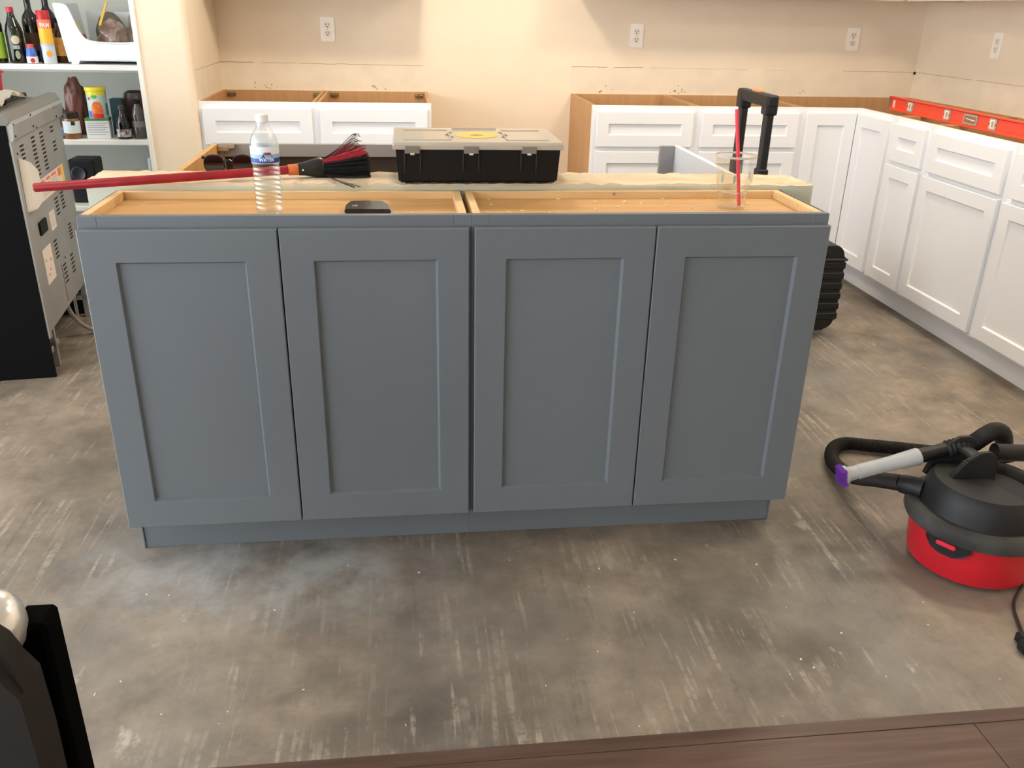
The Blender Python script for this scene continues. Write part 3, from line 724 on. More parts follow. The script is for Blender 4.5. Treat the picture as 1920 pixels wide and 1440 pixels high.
for a_deg in (-146, -26, 94):
    a = math.radians(a_deg)
    bm = bmesh.new()
    pts = [(-.058, .150), (-.058, .112), (-.040, .094), (-.02, .087), (.02, .087), (.040, .094), (.058, .112), (.058, .150)]
    sh = prism([(x, z) for x, z in pts], .008, plane='xz', o=0)
    bmesh.ops.subdivide_edges(sh, edges=[e for e in sh.edges if abs(e.verts[0].co.x-e.verts[1].co.x) > .03], cuts=4)
    for v in sh.verts:
        an = v.co.x/.168; r_ = .168-v.co.y+(.0 if v.co.z > .12 else -.003); v.co = Vector((r_*math.cos(a+an), r_*math.sin(a+an), v.co.z))
    l_ = obj('latch', sh, VBL, vc)
    kb = B(-.024, .024, -.006, .004, .112, .124, bev=.003)
    for v in kb.verts:
        an = v.co.x/.17; r_ = .170-v.co.y; v.co = Vector((r_*math.cos(a+an), r_*math.sin(a+an), v.co.z))
    obj('latch_button', kb, mat('latch_red', (222, 44, 66), .35), l_)
for k in range(7):
    a = math.radians(-150+k*9); b2 = B(-.006, .006, -.002, .006, .182, .208)
    for v in b2.verts: v.co.y += (v.co.z-.182)*.42
    obj('vent_slot', xf(b2, loc(.1395*math.cos(a), .1395*math.sin(a), 0) @ rot(a+PI/2, 'Z')), SLOT, vc)
# carry handle: two ears and a bar across the lid
ear = [(-.100, .205), (-.086, .246), (-.056, .286), (-.022, .308), (.004, .309), (.020, .300), (.028, .282), (.030, .200)]
for y in (.012, .100):
    bm = prism(ear, .016, plane='xz', o=y); bmesh.ops.bevel(bm, geom=[e for e in bm.edges if e.verts[0].co.z > .25 and e.verts[1].co.z > .25], offset=.003, segments=2, affect='EDGES')
    obj('handle_ear', bm, VBL, vc)
obj('carry_handle', tube([(-.012, .02, .276), (-.012, .06, .281), (-.012, .108, .276)], [(.020, .011)]*3, 14), VBL, vc, True)
obj('hose_port', tube([(-.118, .062, .180), (-.135, .085, .178), (-.150, .112, .172)], [.030, .027, .025], 20), VBL, vc, True)
HOSE = mat('hose_black', (28, 26, 24), .6)
def corrugated(pts, r, n=14, pitch=.006, amp=.0016):
    P = spline(pts, n); Q = [P[0]]; acc = 0
    L_ = [0]
    for a, b_ in zip(P, P[1:]): L_.append(L_[-1]+(b_-a).length)
    N_ = int(L_[-1]/(pitch/2)); out = []; rad = []; k = 0
    for i in range(N_+1):
        s = L_[-1]*i/N_
        while k < len(L_)-2 and L_[k+1] < s: k += 1
        t = (s-L_[k])/max(1e-9, L_[k+1]-L_[k]); out.append(P[k].lerp(P[k+1], min(1, t))); rad.append(r+(amp if i % 2 else -amp))
    return tube(out, rad, 14)
rel = lambda *q: tuple(a-b_ for a, b_ in zip(q, VC))
obj('hose', corrugated([rel(1.975, -.058, .172), rel(1.965, .04, .128), rel(1.97, .18, .06), rel(1.99, .32, .028), rel(2.03, .405, .026), rel(2.085, .44, .026), rel(2.15, .425, .026), rel(2.28, .385, .026), rel(2.42, .33, .026), rel(2.5, .22, .03), rel(2.49, .1, .06)], .0205), HOSE, vc, True)
T0, T1 = Vector((1.794, -.066, .206)), Vector((2.002, -.062, .254)); tv = (T1-T0).normalized()
NG = mat('nozzle_grey', (176, 180, 182), .45, noise=.05, scale=20)
seg = lambda s: T0+tv*s
noz = obj('crevice_nozzle', tube([seg(.012), seg(.045), seg(.0455), seg(.105), seg(.13), seg(.165), seg(.211)], [(.020, .0205), (.017, .0185), (.0185, .020), (.0175, .0195), (.0185, .0195), (.0215, .0205), (.024, .0225)], 16), NG, vc, True, at=tuple(-q for q in VC), label='light grey nozzle')
obj('brush_collar', tube([seg(.008), seg(.016)], [(.024, .026), (.023, .025)], 16), NG, noz, True)
bm = bmesh.new(); rn = random.Random(4); sv = tv.cross(Vector((0, 0, 1))).normalized(); uv = sv.cross(tv)
for i in range(420):
    a, b_ = rn.uniform(-.021, .021), rn.uniform(-.0235, .0235); s = seg(.010)+sv*a+uv*b_
    tube([s, s-tv*rn.uniform(.012, .016)+sv*rn.uniform(-.001, .001)], .0011, 4, bm)
obj('purple_brush', bm, mat('purple_bristle', (112, 50, 160), .6), noz, kind='stuff', label='purple brush tip')
obj('wand_cuff', tube([seg(.205), seg(.24), seg(.2402), seg(.29)], [.0195, .0195, .0185, .0185], 18), BLACKP, vc, True, at=tuple(-q for q in VC))
obj('wand_hose', corrugated([tuple(seg(.285)), tuple(seg(.32)), (2.155, -.047, .277), (2.195, -.03, .288), (2.243, -.005, .290), (2.285, .015, .268), (2.302, .015, .225), (2.31, .0, .19)], .021, pitch=.011, amp=.0026), HOSE, vc, True, at=tuple(-q for q in VC))
obj('wand_tube', tube(spline([(2.20, -.075, .266), (2.27, -.08, .262), (2.40, -.09, .262)], 5), .0225, 20), BLACKP, vc, True, at=tuple(-q for q in VC))
cd = thing('power_cord', 'dark power cord with plug end lying on floor below the red vacuum tank', 'cord', (0, 0, 0))
obj('cable', tube(spline([(2.23, -.27, .006), (2.158, -.330, .0055), (2.118, -.375, .0055), (2.092, -.43, .0055), (2.072, -.475, .006)], 8), .0042, 8), mat('cord_brown', (46, 40, 36), .5), cd, True)
obj('plug', boxes([(2.044, 2.076, -.512, -.476, .0, .026), (2.03, 2.06, -.535, -.505, .0, .03)], .006), BLACKP, cd)
obj('prong', boxes([(2.036, 2.040, -.552, -.533, .012, .018), (2.050, 2.054, -.552, -.533, .012, .018)]), STEELS, cd)

# ------------------------------------------------------------------ the range pulled out of its gap, back towards us
RG = thing('kitchen_range', 'black kitchen range pulled out, its vented steel back facing the island', 'range', (-.615, 1.231, 0), math.radians(7.3))
RW, RD = .756, .64
obj('side_panel', prism([(-RD, .03), (-RD, .905), (-.004, .905), (-.004, 0), (-.03, 0), (-RD+.03, 0)], .012, plane='xz', o=0), BLACKE, RG)
obj('side_panel', prism([(-RD, .03), (-RD, .905), (-.004, .905), (-.004, 0), (-.03, 0), (-RD+.03, 0)], .012, plane='xz', o=RW-.012), BLACKE, RG)
obj('oven_body', B(-RD, -.04, .013, RW-.013, .13, .900), BLACKE, RG)
bp_ = obj('back_panel', B(-.02, 0, .013, RW-.013, .165, .852, bev=.003), STEEL, RG)
obj('back_cover', prism([(0, .848), (.012, .856), (.018, .905), (.010, .918), (-.02, .920), (-.02, .848)], RW-.012, plane='xz', o=.006), STEEL, RG)
obj('edge_flange', B(-.02, .003, .003, .03, .15, .85, bev=.001), STEEL, RG)
ct = obj('cooktop', prism([(.012, .918), (-.005, .944), (-.03, .944), (-.05, .926), (-RD-.02, .922), (-RD-.02, .905), (.0, .905)], RW, plane='xz', o=0), mat('cooktop_grey', (120, 118, 112), .4, metal=.3), RG)
for yy in (.18, .57):
    g = bmesh.new()
    for k in range(4): box(g, -.56, -.10, yy-.14+k*.09, yy-.13+k*.09, .937, .947)
    for k in range(3): box(g, -.56+k*.225, -.55+k*.225, yy-.145, yy+.145, .932, .942)
    for k in range(4): box(g, -.55+(k % 2)*.43, -.535+(k % 2)*.43, yy-.14+(k//2)*.27, yy-.128+(k//2)*.27, .922, .936)
    obj('burner_grate', g, mat('cast_iron', (40, 38, 36), .7), ct)
def slots(s0, z0, z1, n, w_=.042):
    for k in range(n):
        o = bpy.data.objects.new('vent_slot', SLOTME); COL.objects.link(o); o.parent = bp_; o.location = (0, s0, z0+(z1-z0)*k/(n-1))
_b = B(-.001, .0008, -.024, .024, -.0030, .0030); SLOTME = bpy.data.meshes.new('vent_slot'); _b.to_mesh(SLOTME); _b.free(); SLOTME.materials.append(SLOT)
for a in ((.127, .822, .764, 5), (.285, .829, .696, 10), (.41, .829, .697, 10), (.578, .829, .814, 2), (.582, .772, .742, 3), (.32, .437, .375, 5), (.392, .324, .256, 5), (.526, .328, .26, 5), (.584, .442, .387, 5), (.45, .575, .515, 5), (.55, .578, .52, 5)): slots(*a)
obj('panel_seam', B(-.001, .0008, .345, .348, .185, .335), SLOT, bp_)
WP = mat('white_plastic', (222, 220, 214), .45)
jb = bmesh.new()
va = [jb.verts.new(q) for q in ((0, .045, .795), (0, .115, .775), (0, .205, .735), (0, .215, .612), (0, .10, .598), (0, .032, .606))]
vb = [jb.verts.new((.022, q.co.y*.86+.018, q.co.z*.9+.068)) for q in va]
jb.faces.new(va[::-1]); jb.faces.new(vb)
for k in range(6): jb.faces.new((va[k], va[(k+1) % 6], vb[(k+1) % 6], vb[k]))
bmesh.ops.bevel(jb, geom=list(jb.edges), offset=.004, segments=2, affect='EDGES')
obj('junction_cover', jb, WP, bp_, label='white plastic cover')
st = obj('warning_sticker', B(0, .0008, .255, .645, .60, .677), mat('sticker_white', (226, 214, 206), .5), bp_)
obj('yellow_stripe', B(.0008, .0012, .605, .645, .60, .677), mat('sticker_yellow', (232, 200, 70), .5), st)
OR_ = mat('sticker_orange', (226, 116, 70), .5)
obj('orange_block', B(.0008, .0012, .55, .600, .642, .672), OR_, st)
for a, b_ in ((.275, .33), (.36, .42), (.44, .52)): obj('heading', B(.0008, .0012, a, b_, .660, .670), OR_, st)
for k in range(5): obj('print_line', B(.0008, .0011, .275, .53, .650-k*.009, .652-k*.009), mat('print_grey', (160, 152, 146), .6), st)
l1 = obj('rating_label', B(0, .0008, .305, .387, .478, .547), MATS['sticker_white'], bp_)
for k in range(6): obj('print_line', B(.0008, .0011, .315, .378, .538-k*.009, .5395-k*.009), MATS['print_grey'], l1)
l2 = obj('wiring_label', B(0, .0008, .122, .248, .318, .448), MATS['sticker_white'], bp_)
for a, b_, c, d_ in ((.14, .155, .40, .41), (.18, .2, .36, .366), (.205, .22, .39, .4), (.15, .17, .345, .352)): obj('print_mark', B(.0008, .0011, a, b_, c, d_), MATS['print_grey'], l2)
obj('terminal_box', B(0, .008, .138, .233, .500, .548, bev=.002), SLOT, bp_)
for a, z in ((.02, .905), (.02, .868), (.25, .912), (.26, .872), (.30, .862), (.60, .9), (.62, .865), (.015, .84), (.42, .345), (.012, .49), (.012, .33), (.06, .805)):
    o = obj('screw', lathe([(.004, 0), (.004, .002), (0, .003)], 10), SLOT, RG); o.location = (.0 if z < .85 else .016, a, z); o.rotation_euler = (0, PI/2, 0)
for s0 in (.02, .11, RW-.06): obj('rear_bracket', boxes([(-.03, -.012, s0, s0+.02, 0, .17), (-.06, -.012, s0, s0+.05, .08, .10)], .001), STEEL, RG)
for x, yy in ((-.06, .06), (-.06, RW-.06), (-.58, .06), (-.58, RW-.06)):
    o = obj('leveling_leg', lathe([(.018, 0), (.018, .008), (.007, .012), (.007, .135)], 14), STEELS, RG, True); o.location = (x, yy, 0)
obj('gas_pipe', tube(spline([(-.03, .42, .17), (-.02, .43, .11), (.01, .45, .05), (.06, .47, .015), (.16, .50, .011), (.26, .50, .010)], 8), .009, 10), mat('grey_conduit', (132, 130, 126), .5), RG, True)

# cloth and red container on the cooktop
bm = bmesh.new(); rn = random.Random(21); n = 14; Gd = []
for i in range(n+1):
    Gd.append([bm.verts.new((-.34+.31*i/n, .02+.40*j/n+.012*math.sin(i*.9), .972+.010*math.sin(i*1.1+j*.6)+.008*math.sin(j*1.7-i*.5)+rn.uniform(0, .004))) for j in range(n+1)])
for i in range(n):
    for j in range(n): bm.faces.new((Gd[i][j], Gd[i+1][j], Gd[i+1][j+1], Gd[i][j+1]))
bmesh.ops.solidify(bm, geom=bm.faces, thickness=.004)
xf(bm, loc(-.615, 1.231, 0) @ rot(math.radians(7.3), 'Z'))
tag(obj('dish_towel', bm, mat('towel_white', (232, 226, 212), .9, noise=.06, scale=40), smooth=True), 'crumpled off-white towel lying on the pulled-out range cooktop', 'towel')
rc = thing('red_container', 'red plastic container with flared lid and clear top, behind the range cooktop', 'container', (-.922, 1.90, .948))
obj('body', lathe([(0, 0), (.036, 0), (.040, .004), (.046, .075)], 28), mat('red_plastic', (196, 30, 56), .35), rc, True)
obj('lid', lathe([(.046, .072), (.056, .074), (.056, .079), (.046, .082), (.044, .090), (0, .091)], 28, cap=False), MATS['red_plastic'], rc, True)
obj('clear_top', lathe([(.042, .0905), (.046, .105), (.040, .125), (.02, .138), (0, .140)], 28), mat('frosted_clear', (215, 205, 200), .2, trans=.6), rc, True)

# dark perforated plate and foot behind the range
pp = thing('perforated_panel', 'black metal plate with round white holes standing on floor behind the range', 'panel', (-.925, 2.004, 0), 0)
obj('plate', B(0, .24, 0, .012, 0, .17, bev=.002), BLACKE, pp)
for x, z, r_ in ((.150, .105, .014), (.165, .040, .016), (.205, .075, .006), (.205, .125, .012)):
    o = obj('round_hole', lathe([(0, 0), (r_, 0), (r_, .001), (0, .001)], 20), mat('pale_disc', (214, 210, 200), .6), pp); o.location = (x, -.0002, z); o.rotation_euler = (PI/2, 0, 0)
obj('steel_plate', B(.07, .135, -.008, -.001, .0, .10, bev=.001), STEEL, pp)

# ------------------------------------------------------------------ pantry shelves and what stands on them
SY = 2.425
for z in (1.022, .694, .385):
    sh = thing('pantry_shelf', {1.022: 'white pantry shelf carrying bottles, spray can and white bin', .694: 'white pantry shelf carrying jar, tin and dark bottles', .385: 'lowest white pantry shelf carrying a black speaker'}[z], 'shelf', (-1.645, SY, z))
    obj('board', B(0, 1.168, 0, .40, -.020, 0, bev=.003), SHELFM, sh)
    obj('nosing', B(0, 1.168, -.006, 0, -.024, 0, bev=.003), SHELFM, sh)
    obj('cleat', B(0, 1.168, .40, .42, -.06, -.02), SHELFM, sh)
bl = obj('trim_board', xf(B(-.006, .006, -.03, .03, 0, .62, bev=.002), loc(-.490, 2.385, 0) @ rot(-.0, 'Y')), mat('pale_blue_white', (206, 216, 222), .5))
tag(bl, 'narrow pale trim board standing against the pantry jamb', 'board')
Z1, Z2, Z3 = 1.0225, .6945, .3855
def bottle(name, label, cat, at, prof, m, label_z=None, lab_m=None, cap=None, cap_m=None, seg=28, sx=1, sy=1, extra=None):
    t = thing(name, label, cat, at)
    obj('glass', lathe(prof, seg, sx, sy), m, t, True)
    if label_z:
        r_ = label_z[2]; obj('paper_label', lathe([(r_, label_z[0]), (r_, label_z[1])], seg, sx, sy, cap=False), lab_m, t, True)
    if cap:
        obj('cap', lathe([(0, cap[0]), (cap[2], cap[0]), (cap[2], cap[1]-.002), (cap[2]-.002, cap[1]), (0, cap[1])], 20), cap_m, t, True)
    return t
DKG = mat('dark_green_glass', (22, 28, 18), .08, coat=.4); DKB = mat('dark_wine_glass', (20, 16, 16), .08, coat=.4)
bottle('green_label_bottle', 'dark bottle with lime green label at the end of top pantry shelf', 'bottle', (-1.105, 2.47, Z1), [(0, 0), (.036, 0), (.038, .004), (.038, .16), (.03, .185), (.014, .21), (.013, .27), (0, .27)], DKG, (.02, .13, .0384), mat('lime_label', (150, 190, 60), .5))
ob = bottle('olive_oil_bottle', 'dark green olive oil bottle with red cap and pale label', 'bottle', (-1.022, 2.475, Z1), [(0, 0), (.034, 0), (.036, .004), (.036, .130), (.030, .155), (.018, .185), (.013, .205), (.012, .222), (0, .222)], DKG, None, None, (.212, .232, .0145), mat('bottle_cap_red', (200, 46, 54), .4))
A1 = math.atan2(-1.911-2.475, .697+1.022)
obj('oval_label', wrap(disc_sheet(.017, .018, 0, .098, 20), .0366, A1), mat('label_cream', (196, 190, 160), .5), ob)
obj('grey_label', wrap(sheet(.026, .016, 0, .068), .0366, A1), mat('label_grey', (150, 160, 160), .5), ob)
obj('leaf_print', wrap(disc_sheet(.010, .018, 0, .036, 16), .0366, A1), mat('label_olive', (150, 156, 120), .5), ob)
WP_ = [(0, 0), (.034, 0), (.036, .004), (.036, .17), (.030, .195), (.016, .215), (.0135, .225), (.0135, .282), (.015, .284), (.015, .30), (0, .30)]
bottle('wine_bottle', 'dark wine bottle with brown label behind the olive oil bottle', 'bottle', (-.985, 2.585, Z1), WP_, DKB, (.05, .125, .0364), mat('label_brown', (84, 60, 46), .6))
bottle('wine_bottle', 'dark wine bottle without visible label beside the spray can', 'bottle', (-.925, 2.632, Z1), [(r_, z*1.06) for r_, z in WP_], DKB)
sb = bottle('sauce_bottle', 'tiny blue bottle with red cap in front of wine bottles', 'bottle', (-.955, 2.452, Z1), [(0, 0), (.019, 0), (.021, .003), (.023, .03), (.020, .055), (.014, .07), (0, .07)], mat('blue_bottle', (78, 112, 190), .35), (.002, .030, .0234), mat('white_red_label', (236, 226, 226), .5), (.066, .082, .0145), mat('orange_red_cap', (226, 70, 56), .4))
obj('red_swirl', wrap(disc_sheet(.010, .010, 0, .014, 14), .0238, math.atan2(-4.3, 1.65)), mat('swirl_red', (200, 60, 54), .5), sb)
# spray can
pc_ = thing('spray_can', 'tall cooking spray can, red cap, yellow and grey body with PAM lettering', 'can', (-.884, 2.465, Z1))
obj('body', lathe([(0, 0), (.027, 0), (.028, .003), (.028, .080)], 32, cap=False), mat('can_grey', (198, 208, 214), .35), pc_, True)
obj('orange_band', lathe([(.028, .080), (.028, .148)], 32, cap=False), mat('can_yellow', (240, 182, 50), .4), pc_, True)
obj('red_band', lathe([(.028, .148), (.028, .180), (.025, .186)], 32, cap=False), mat('can_orange_red', (226, 120, 80), .4), pc_, True)
obj('cap', lathe([(.0265, .184), (.0265, .216), (.024, .221), (0, .222)], 32, cap=False), mat('can_cap_red', (186, 30, 44), .35), pc_, True)
A2 = math.atan2(-1.911-2.465, .697+.884)
tx = text_bm('PAM', .026, .0002, .0008); xf(tx, loc(0, .160, .0006) @ Matrix.Diagonal((.8, 1, 1, 1)))
obj('lettering', wrap(tx, .0282, A2), mat('can_print_white', (246, 226, 220), .5), pc_)
obj('sun_mark', wrap(disc_sheet(.0125, .0125, 0, .042, 22), .0284, A2), mat('sun_orange', (240, 160, 50), .5), pc_)
obj('pale_arc', lathe([(.0282, .074), (.0282, .084)], 32, cap=False), mat('can_pale', (190, 186, 208), .4), pc_, True)
bottle('honey_bottle', 'amber bottle with orange and yellow label between spray can and white bin', 'bottle', (-.856, 2.545, Z1), [(0, 0), (.034, 0), (.036, .004), (.034, .12), (.026, .14), (.014, .155), (.014, .18), (0, .18)], mat('amber_glass', (70, 42, 20), .15), (.03, .108, .0364), mat('label_yellow', (228, 178, 62), .5, rgb2=(220, 140, 90), scale=30), (.17, .19, .016), SLOT)
bottle('vanilla_bottle', 'small dark bottle with navy label behind the tiny blue bottle', 'bottle', (-.918, 2.50, Z1), [(0, 0), (.016, 0), (.017, .003), (.017, .085), (.009, .10), (.009, .115), (0, .115)], DKB, (.02, .07, .0174), mat('label_navy', (54, 66, 96), .5))
# white open-front bin
bn = thing('storage_bin', 'white plastic open-front stacking bin holding bags on top pantry shelf', 'bin', (0, 0, 0))
BW = mat('bin_white', (232, 236, 240), .35)
pl = [(-.790, 1.0225), (-.762, 1.0225), (-.752, 1.040), (-.479, 1.044), (-.479, 1.118), (-.56, 1.112), (-.66, 1.114), (-.705, 1.122), (-.725, 1.140), (-.742, 1.175), (-.758, 1.225), (-.770, 1.256), (-.785, 1.268), (-.826, 1.270), (-.830, 1.258), (-.818, 1.245)]
obj('front_wall', prism(pl, .010, plane='xz', o=2.452), BW, bn)
obj('rim_lip', tube(spline([(-.479, 2.452, 1.119), (-.56, 2.452, 1.113), (-.66, 2.452, 1.115), (-.705, 2.452, 1.123), (-.727, 2.452, 1.142), (-.745, 2.452, 1.178), (-.760, 2.452, 1.226), (-.772, 2.452, 1.257), (-.788, 2.452, 1.269), (-.826, 2.452, 1.271)], 4), .0045, 8), BW, bn, True)
obj('side_wall', xf(B(-.005, .005, 2.46, 2.76, 0, .245, bev=.002), loc(-.800, 0, 1.030) @ rot(-.12, 'Y')), BW, bn)
obj('floor_tray', B(-.785, -.479, 2.462, 2.76, 1.036, 1.044), BW, bn)
obj('back_wall', B(-.79, -.479, 2.75, 2.76, 1.0225, 1.24), BW, bn)
def lumpy(name, label, cat, c, sz, m, seed, amp=.22, sub=4, freq=2.4):
    from mathutils import noise as NZ
    bm = bmesh.new(); bmesh.ops.create_icosphere(bm, subdivisions=sub, radius=1)
    for v in bm.verts:
        k = 1+amp*NZ.noise(v.co*freq+Vector((seed, seed*2, 0)))+amp*.4*abs(NZ.noise(v.co*freq*3+Vector((0, seed, 1))))
        v.co = Vector((c[0]+v.co.x*sz[0]*k, c[1]+v.co.y*sz[1]*k, c[2]+max(-sz[2]*.97, v.co.z*sz[2]*k)))
    return tag(obj(name, bm, m, smooth=True), label, cat)
lumpy('snack_bag', 'crumpled clear bag of pinkish-brown food in the white bin', 'bag', (-.615, 2.56, 1.124), (.072, .048, .079), mat('bag_brown', (176, 150, 136), .22, rgb2=(112, 86, 72), scale=14, coat=.5, bump=.4), 3, .3)
lumpy('paper_pouch', 'dull grey-brown pouch standing at the back of the white bin', 'bag', (-.665, 2.675, 1.140), (.065, .035, .097), mat('pouch_grey', (112, 104, 92), .5, noise=.1), 8, .12)
lumpy('clear_bag', 'empty crumpled clear plastic bag sticking up out of the white bin', 'bag', (-.545, 2.66, 1.150), (.032, .03, .107), mat('bag_clear', (196, 192, 186), .15, trans=.5, ior=1.2, bump=.5, scale=12), 5, .25)
tag(obj('yellow_clip', xf(B(-.006, .006, -.003, .003, -.055, .055, bev=.002), loc(-.633, 2.49, 1.235) @ rot(.42, 'Y')), mat('clip_yellow', (206, 170, 58), .4)), 'yellow bag clip leaning over the snack bag', 'clip')
pk = thing('snack_packet', 'flat pale packet with red stripe leaning inside the white bin', 'packet', (-.708, 2.495, 1.045))
obj('packet', xf(B(-.004, .004, -.02, .02, 0, .17, bev=.002), rot(-.28, 'Y')), mat('packet_cream', (206, 196, 170), .5), pk)
obj('red_stripe', xf(B(-.0052, .0052, -.0204, .0204, .04, .105), rot(-.28, 'Y')), mat('packet_red', (176, 46, 66), .5), pk)
tag(obj('green_cup', lathe([(0, 0), (.020, 0), (.026, .060), (.026, .066), (0, .066)], 20, c=(-.507, 2.60, 1.182)), mat('green_plastic', (92, 148, 78), .4), smooth=True), 'green lidded tub stacked on the pale jar inside the white bin', 'tub')
bottle('dark_jar', 'dark jar with pale label inside the white bin', 'jar', (-.507, 2.60, 1.0445), [(0, 0), (.026, 0), (.027, .003), (.027, .130), (.022, .137), (0, .137)], DKG, (.05, .125, .0274), mat('label_pale', (196, 196, 186), .5))
# lower shelf
bx = thing('tea_box', 'white box with green top edge and printed lines under the drink tin', 'box', (-.778, 2.455, Z2), .12)
obj('carton', B(0, .103, 0, .075, 0, .090, bev=.001), mat('carton_white', (228, 234, 238), .5), bx)
obj('green_edge', B(-.0004, .1034, -.0004, .0754, .080, .0905), mat('carton_green', (84, 150, 70), .5), bx)
for k in range(6): obj('print_line', B(.008, .008+(.075 if k % 2 else .088), -.0006, 0, .068-k*.010, .0705-k*.010), MATS['print_grey'], bx)
tn = thing('drink_tin', 'tall drink-mix tin with yellow lid and orange fruit picture', 'tin', (-.722, 2.494, Z2+.0912), -.0)
obj('can_body', lathe([(0, 0), (.043, 0), (.043, .125)], 36, cap=False), mat('tin_pale_blue', (176, 208, 226), .35, rgb2=(206, 224, 214), scale=12), tn, True)
obj('plastic_lid', lathe([(.043, .120), (.0465, .122), (.0465, .134), (.044, .137), (0, .136)], 36, cap=False), mat('lid_yellow', (236, 226, 70), .35), tn, True)
A3 = math.atan2(-1.911-2.494, .697+.722)
obj('yellow_band', wrap(sheet(.11, .018, -.012, .111, 16), .0432, A3), MATS['lid_yellow'], tn)
obj('fruit_print', wrap(disc_sheet(.026, .036, -.004, .040, 22), .0436, A3), mat('fruit_orange', (236, 104, 50), .4, rgb2=(244, 150, 80), scale=60), tn)
obj('red_base', wrap(sheet(.05, .020, -.004, .011, 10), .0438, A3), mat('tin_red', (222, 60, 44), .4), tn)
obj('green_leaf', wrap(disc_sheet(.014, .008, -.012, .096, 14), .0436, A3), mat('tin_green', (96, 186, 90), .4), tn)
obj('red_badge', wrap(disc_sheet(.008, .007, -.036, .088, 14), .0436, A3), MATS['tin_red'], tn)
obj('blue_base', wrap(sheet(.020, .030, -.038, .018, 6), .0437, A3), mat('tin_blue', (72, 128, 214), .4), tn)
obj('teal_panel', wrap(sheet(.030, .050, .052, .040, 8), .0435, A3), mat('tin_teal', (76, 150, 156), .4), tn)
jr = bottle('nut_butter_jar', 'jar of brown spread with white label and dark lid', 'jar', (-.843, 2.468, Z2), [(0, 0), (.034, 0), (.037, .004), (.037, .085), (.033, .095), (0, .095)], mat('spread_brown', (136, 92, 54), .2, coat=.5), (.026, .080, .0374), mat('jar_label', (216, 228, 232), .5), (.092, .118, .036), mat('jar_lid', (44, 32, 26), .4))
obj('dark_tab', wrap(sheet(.018, .018, .006, .071), .0378, math.atan2(-4.37, 1.54)), mat('tab_green', (44, 56, 40), .5), jr)
lumpy('blue_packet', 'small crumpled blue and white packet in front of the jar', 'packet', (-.905, 2.462, Z2+.0245), (.036, .022, .025), mat('packet_blue', (66, 96, 160), .35, rgb2=(190, 204, 226), scale=40), 12, .3, 3)
lumpy('chip_bag', 'tall brown foil bag leaning behind the jar', 'bag', (-.845, 2.585, Z2+.128), (.050, .035, .131), mat('bag_dark_brown', (120, 74, 64), .3, rgb2=(84, 56, 44), scale=8, bump=.5), 2, .22)
lumpy('plastic_bag', 'clear plastic bag of food beside the brown bag', 'bag', (-.925, 2.56, Z2+.068), (.038, .035, .070), mat('bag_grey_clear', (150, 146, 142), .15, rgb2=(112, 104, 98), scale=10, coat=.5), 6, .3)
tag(obj('red_bag_handle', tube(spline([(-.955, 2.50, Z2+.150), (-.935, 2.49, Z2+.120), (-.905, 2.485, Z2+.080), (-.905, 2.485, Z2+.04), (-.93, 2.488, Z2+.012)], 6), [(.010, .004)]*25, 8), mat('strap_red', (206, 66, 66), .4), smooth=True), 'red plastic strap hanging over the clear food bag', 'strap')
sy_ = bottle('syrup_bottle', 'dark syrup bottle with white and black label', 'bottle', (-.612, 2.47, Z2), [(0, 0), (.030, 0), (.033, .004), (.033, .065), (.030, .085), (.018, .110), (.013, .125), (.013, .135), (0, .135)], DKB, (.010, .045, .0334), mat('label_white_black', (214, 206, 204), .5, rgb2=(60, 50, 50), scale=60), (.132, .150, .015), mat('cap_olive', (70, 66, 52), .5))
bottle('soda_bottle', 'clear bottle with black cap and dark liquid beside the jamb', 'bottle', (-.545, 2.485, Z2), [(0, 0), (.028, 0), (.030, .004), (.030, .05), (.027, .07), (.029, .10), (.022, .13), (.012, .15), (.012, .158), (0, .158)], mat('smoky_clear', (74, 70, 68), .08, coat=.6), (.03, .08, .0296), mat('label_dim', (120, 116, 108), .5), (.156, .174, .0145), SLOT)
bottle('brown_jug', 'large square-shouldered dark brown jug at the back of lower shelf', 'bottle', (-.580, 2.60, Z2), [(0, 0), (.052, 0), (.055, .005), (.055, .17), (.048, .195), (.030, .205), (0, .206)], mat('brown_jug', (58, 32, 28), .25), seg=8, sy=.7)
tag(obj('teal_carton', B(-.70, -.645, 2.60, 2.66, Z2, Z2+.165, bev=.001), mat('teal_card', (52, 84, 92), .5)), 'dark teal carton behind the drink tin', 'box')
spk = thing('speaker', 'black speaker box on the lowest pantry shelf', 'speaker', (-.905, 2.50, Z3))
obj('cabinet', B(0, .12, 0, .13, 0, .205, bev=.008, seg=2), BLACKP, spk)
obj('driver', xf(lathe([(.03, 0), (.034, .003), (.030, .004), (.012, -.004), (0, -.002)], 24), loc(.045, -.001, .14) @ rot(PI/2, 'X')), mat('driver_grey', (46, 48, 52), .4), spk, True)

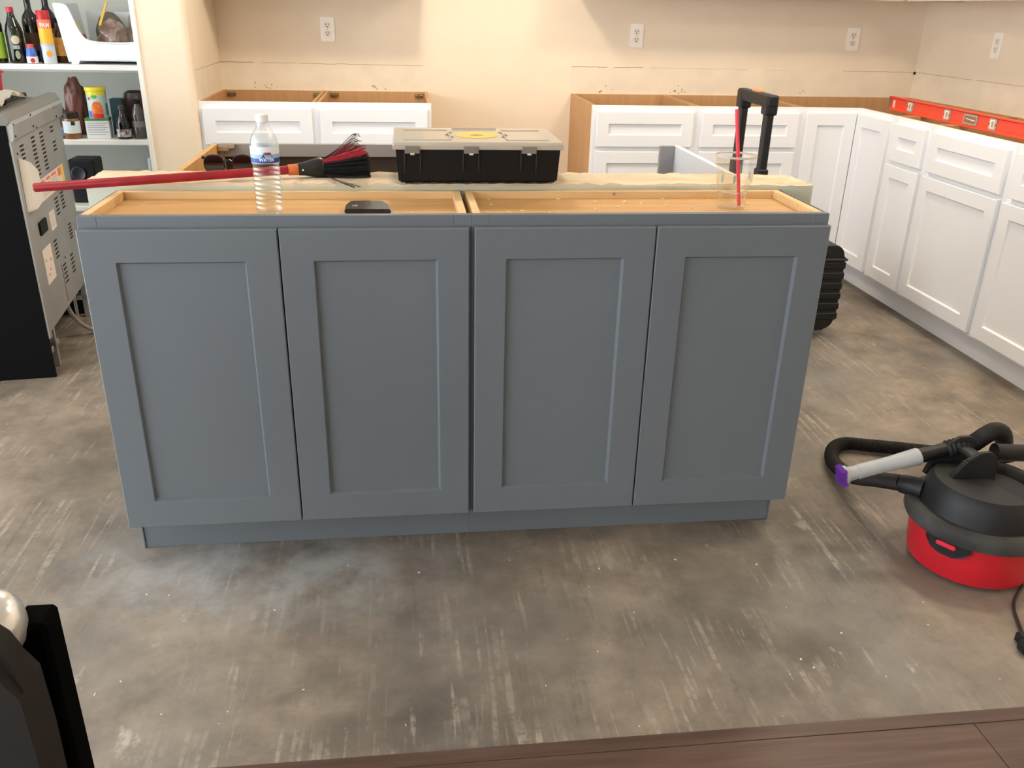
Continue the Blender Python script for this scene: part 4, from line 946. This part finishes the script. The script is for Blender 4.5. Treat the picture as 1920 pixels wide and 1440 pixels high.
# ------------------------------------------------------------------ dark chair close to the camera
ch = thing('chair', 'dark upholstered chair with black back post and bright round knob', 'chair', (0, 0, 0))
LEA = mat('dark_leather', (26, 21, 19), .75, noise=.3, scale=14, bump=.3)
pad = [(-.08, .42), (.369, .42), (.368, .70), (.366, .765), (.360, .795), (.354, .810), (.343, .822), (.326, .832), (.30, .838), (.0, .838), (-.05, .83), (-.08, .79)]
bm = prism(pad, .045, plane='xz', o=-1.315); bmesh.ops.bevel(bm, geom=[e for e in bm.edges if abs(e.verts[0].co.y-e.verts[1].co.y) < 1e-5], offset=.010, segments=3, affect='EDGES')
obj('backrest', bm, LEA, ch, True)
for x in (.332, -.07): obj('back_post', B(x, x+.030, -1.240, -1.205, .0, .782, bev=.004), mat('post_black', (6, 6, 6), .9, spec=.05), ch)
kn = lathe([(0, .022), (.010, .021), (.018, .014), (.021, .004), (.021, -.012), (.016, -.018), (.016, -.03), (0, -.03)], 28)
o = obj('knob', kn, mat('bright_chrome', (238, 236, 232), .22, metal=.6), ch, True, label='bright round metal knob'); o.location = (.316, -1.245, .790); o.rotation_euler = (.5, .25, 0); o.scale = (1.55, 1.55, 1.3)
obj('seat', B(-.09, .37, -1.76, -1.30, .40, .47, bev=.02, seg=3), LEA, ch)
for x, yy in ((-.07, -1.74), (.335, -1.74)): obj('leg', B(x, x+.03, yy, yy+.03, 0, .41, bev=.003), BLACKE, ch)

# ------------------------------------------------------------------ ceiling lamps
def downlight(x, y, watts, lb):
    t = thing('recessed_ceiling_light', lb, 'light', (x, y, ZC), group='recessed ceiling lights')
    obj('trim_ring', lathe([(.155, -.001), (.18, -.001), (.18, -.008), (.158, -.012), (.155, -.001)], 32, cap=False), SHELFM, t, True)
    obj('diffuser', lathe([(.156, -.002), (0, -.002)], 32, cap=False), mat('lamp_diffuser', (255, 225, 180), .5, emit=6), t)
    l = bpy.data.lights.new('downlight', 'AREA'); l.shape = 'DISK'; l.size = .3; l.energy = watts; l.color = WARM
    lo = bpy.data.objects.new('downlight', l); COL.objects.link(lo); lo.parent = t; lo.location = (0, 0, -.014)
for a, lb in zip(LAMPS, ('before the range gap', 'before the corner cabinet', 'over the pulled-out range', 'over the vacuum')): downlight(*a, 'round recessed ceiling light '+lb)
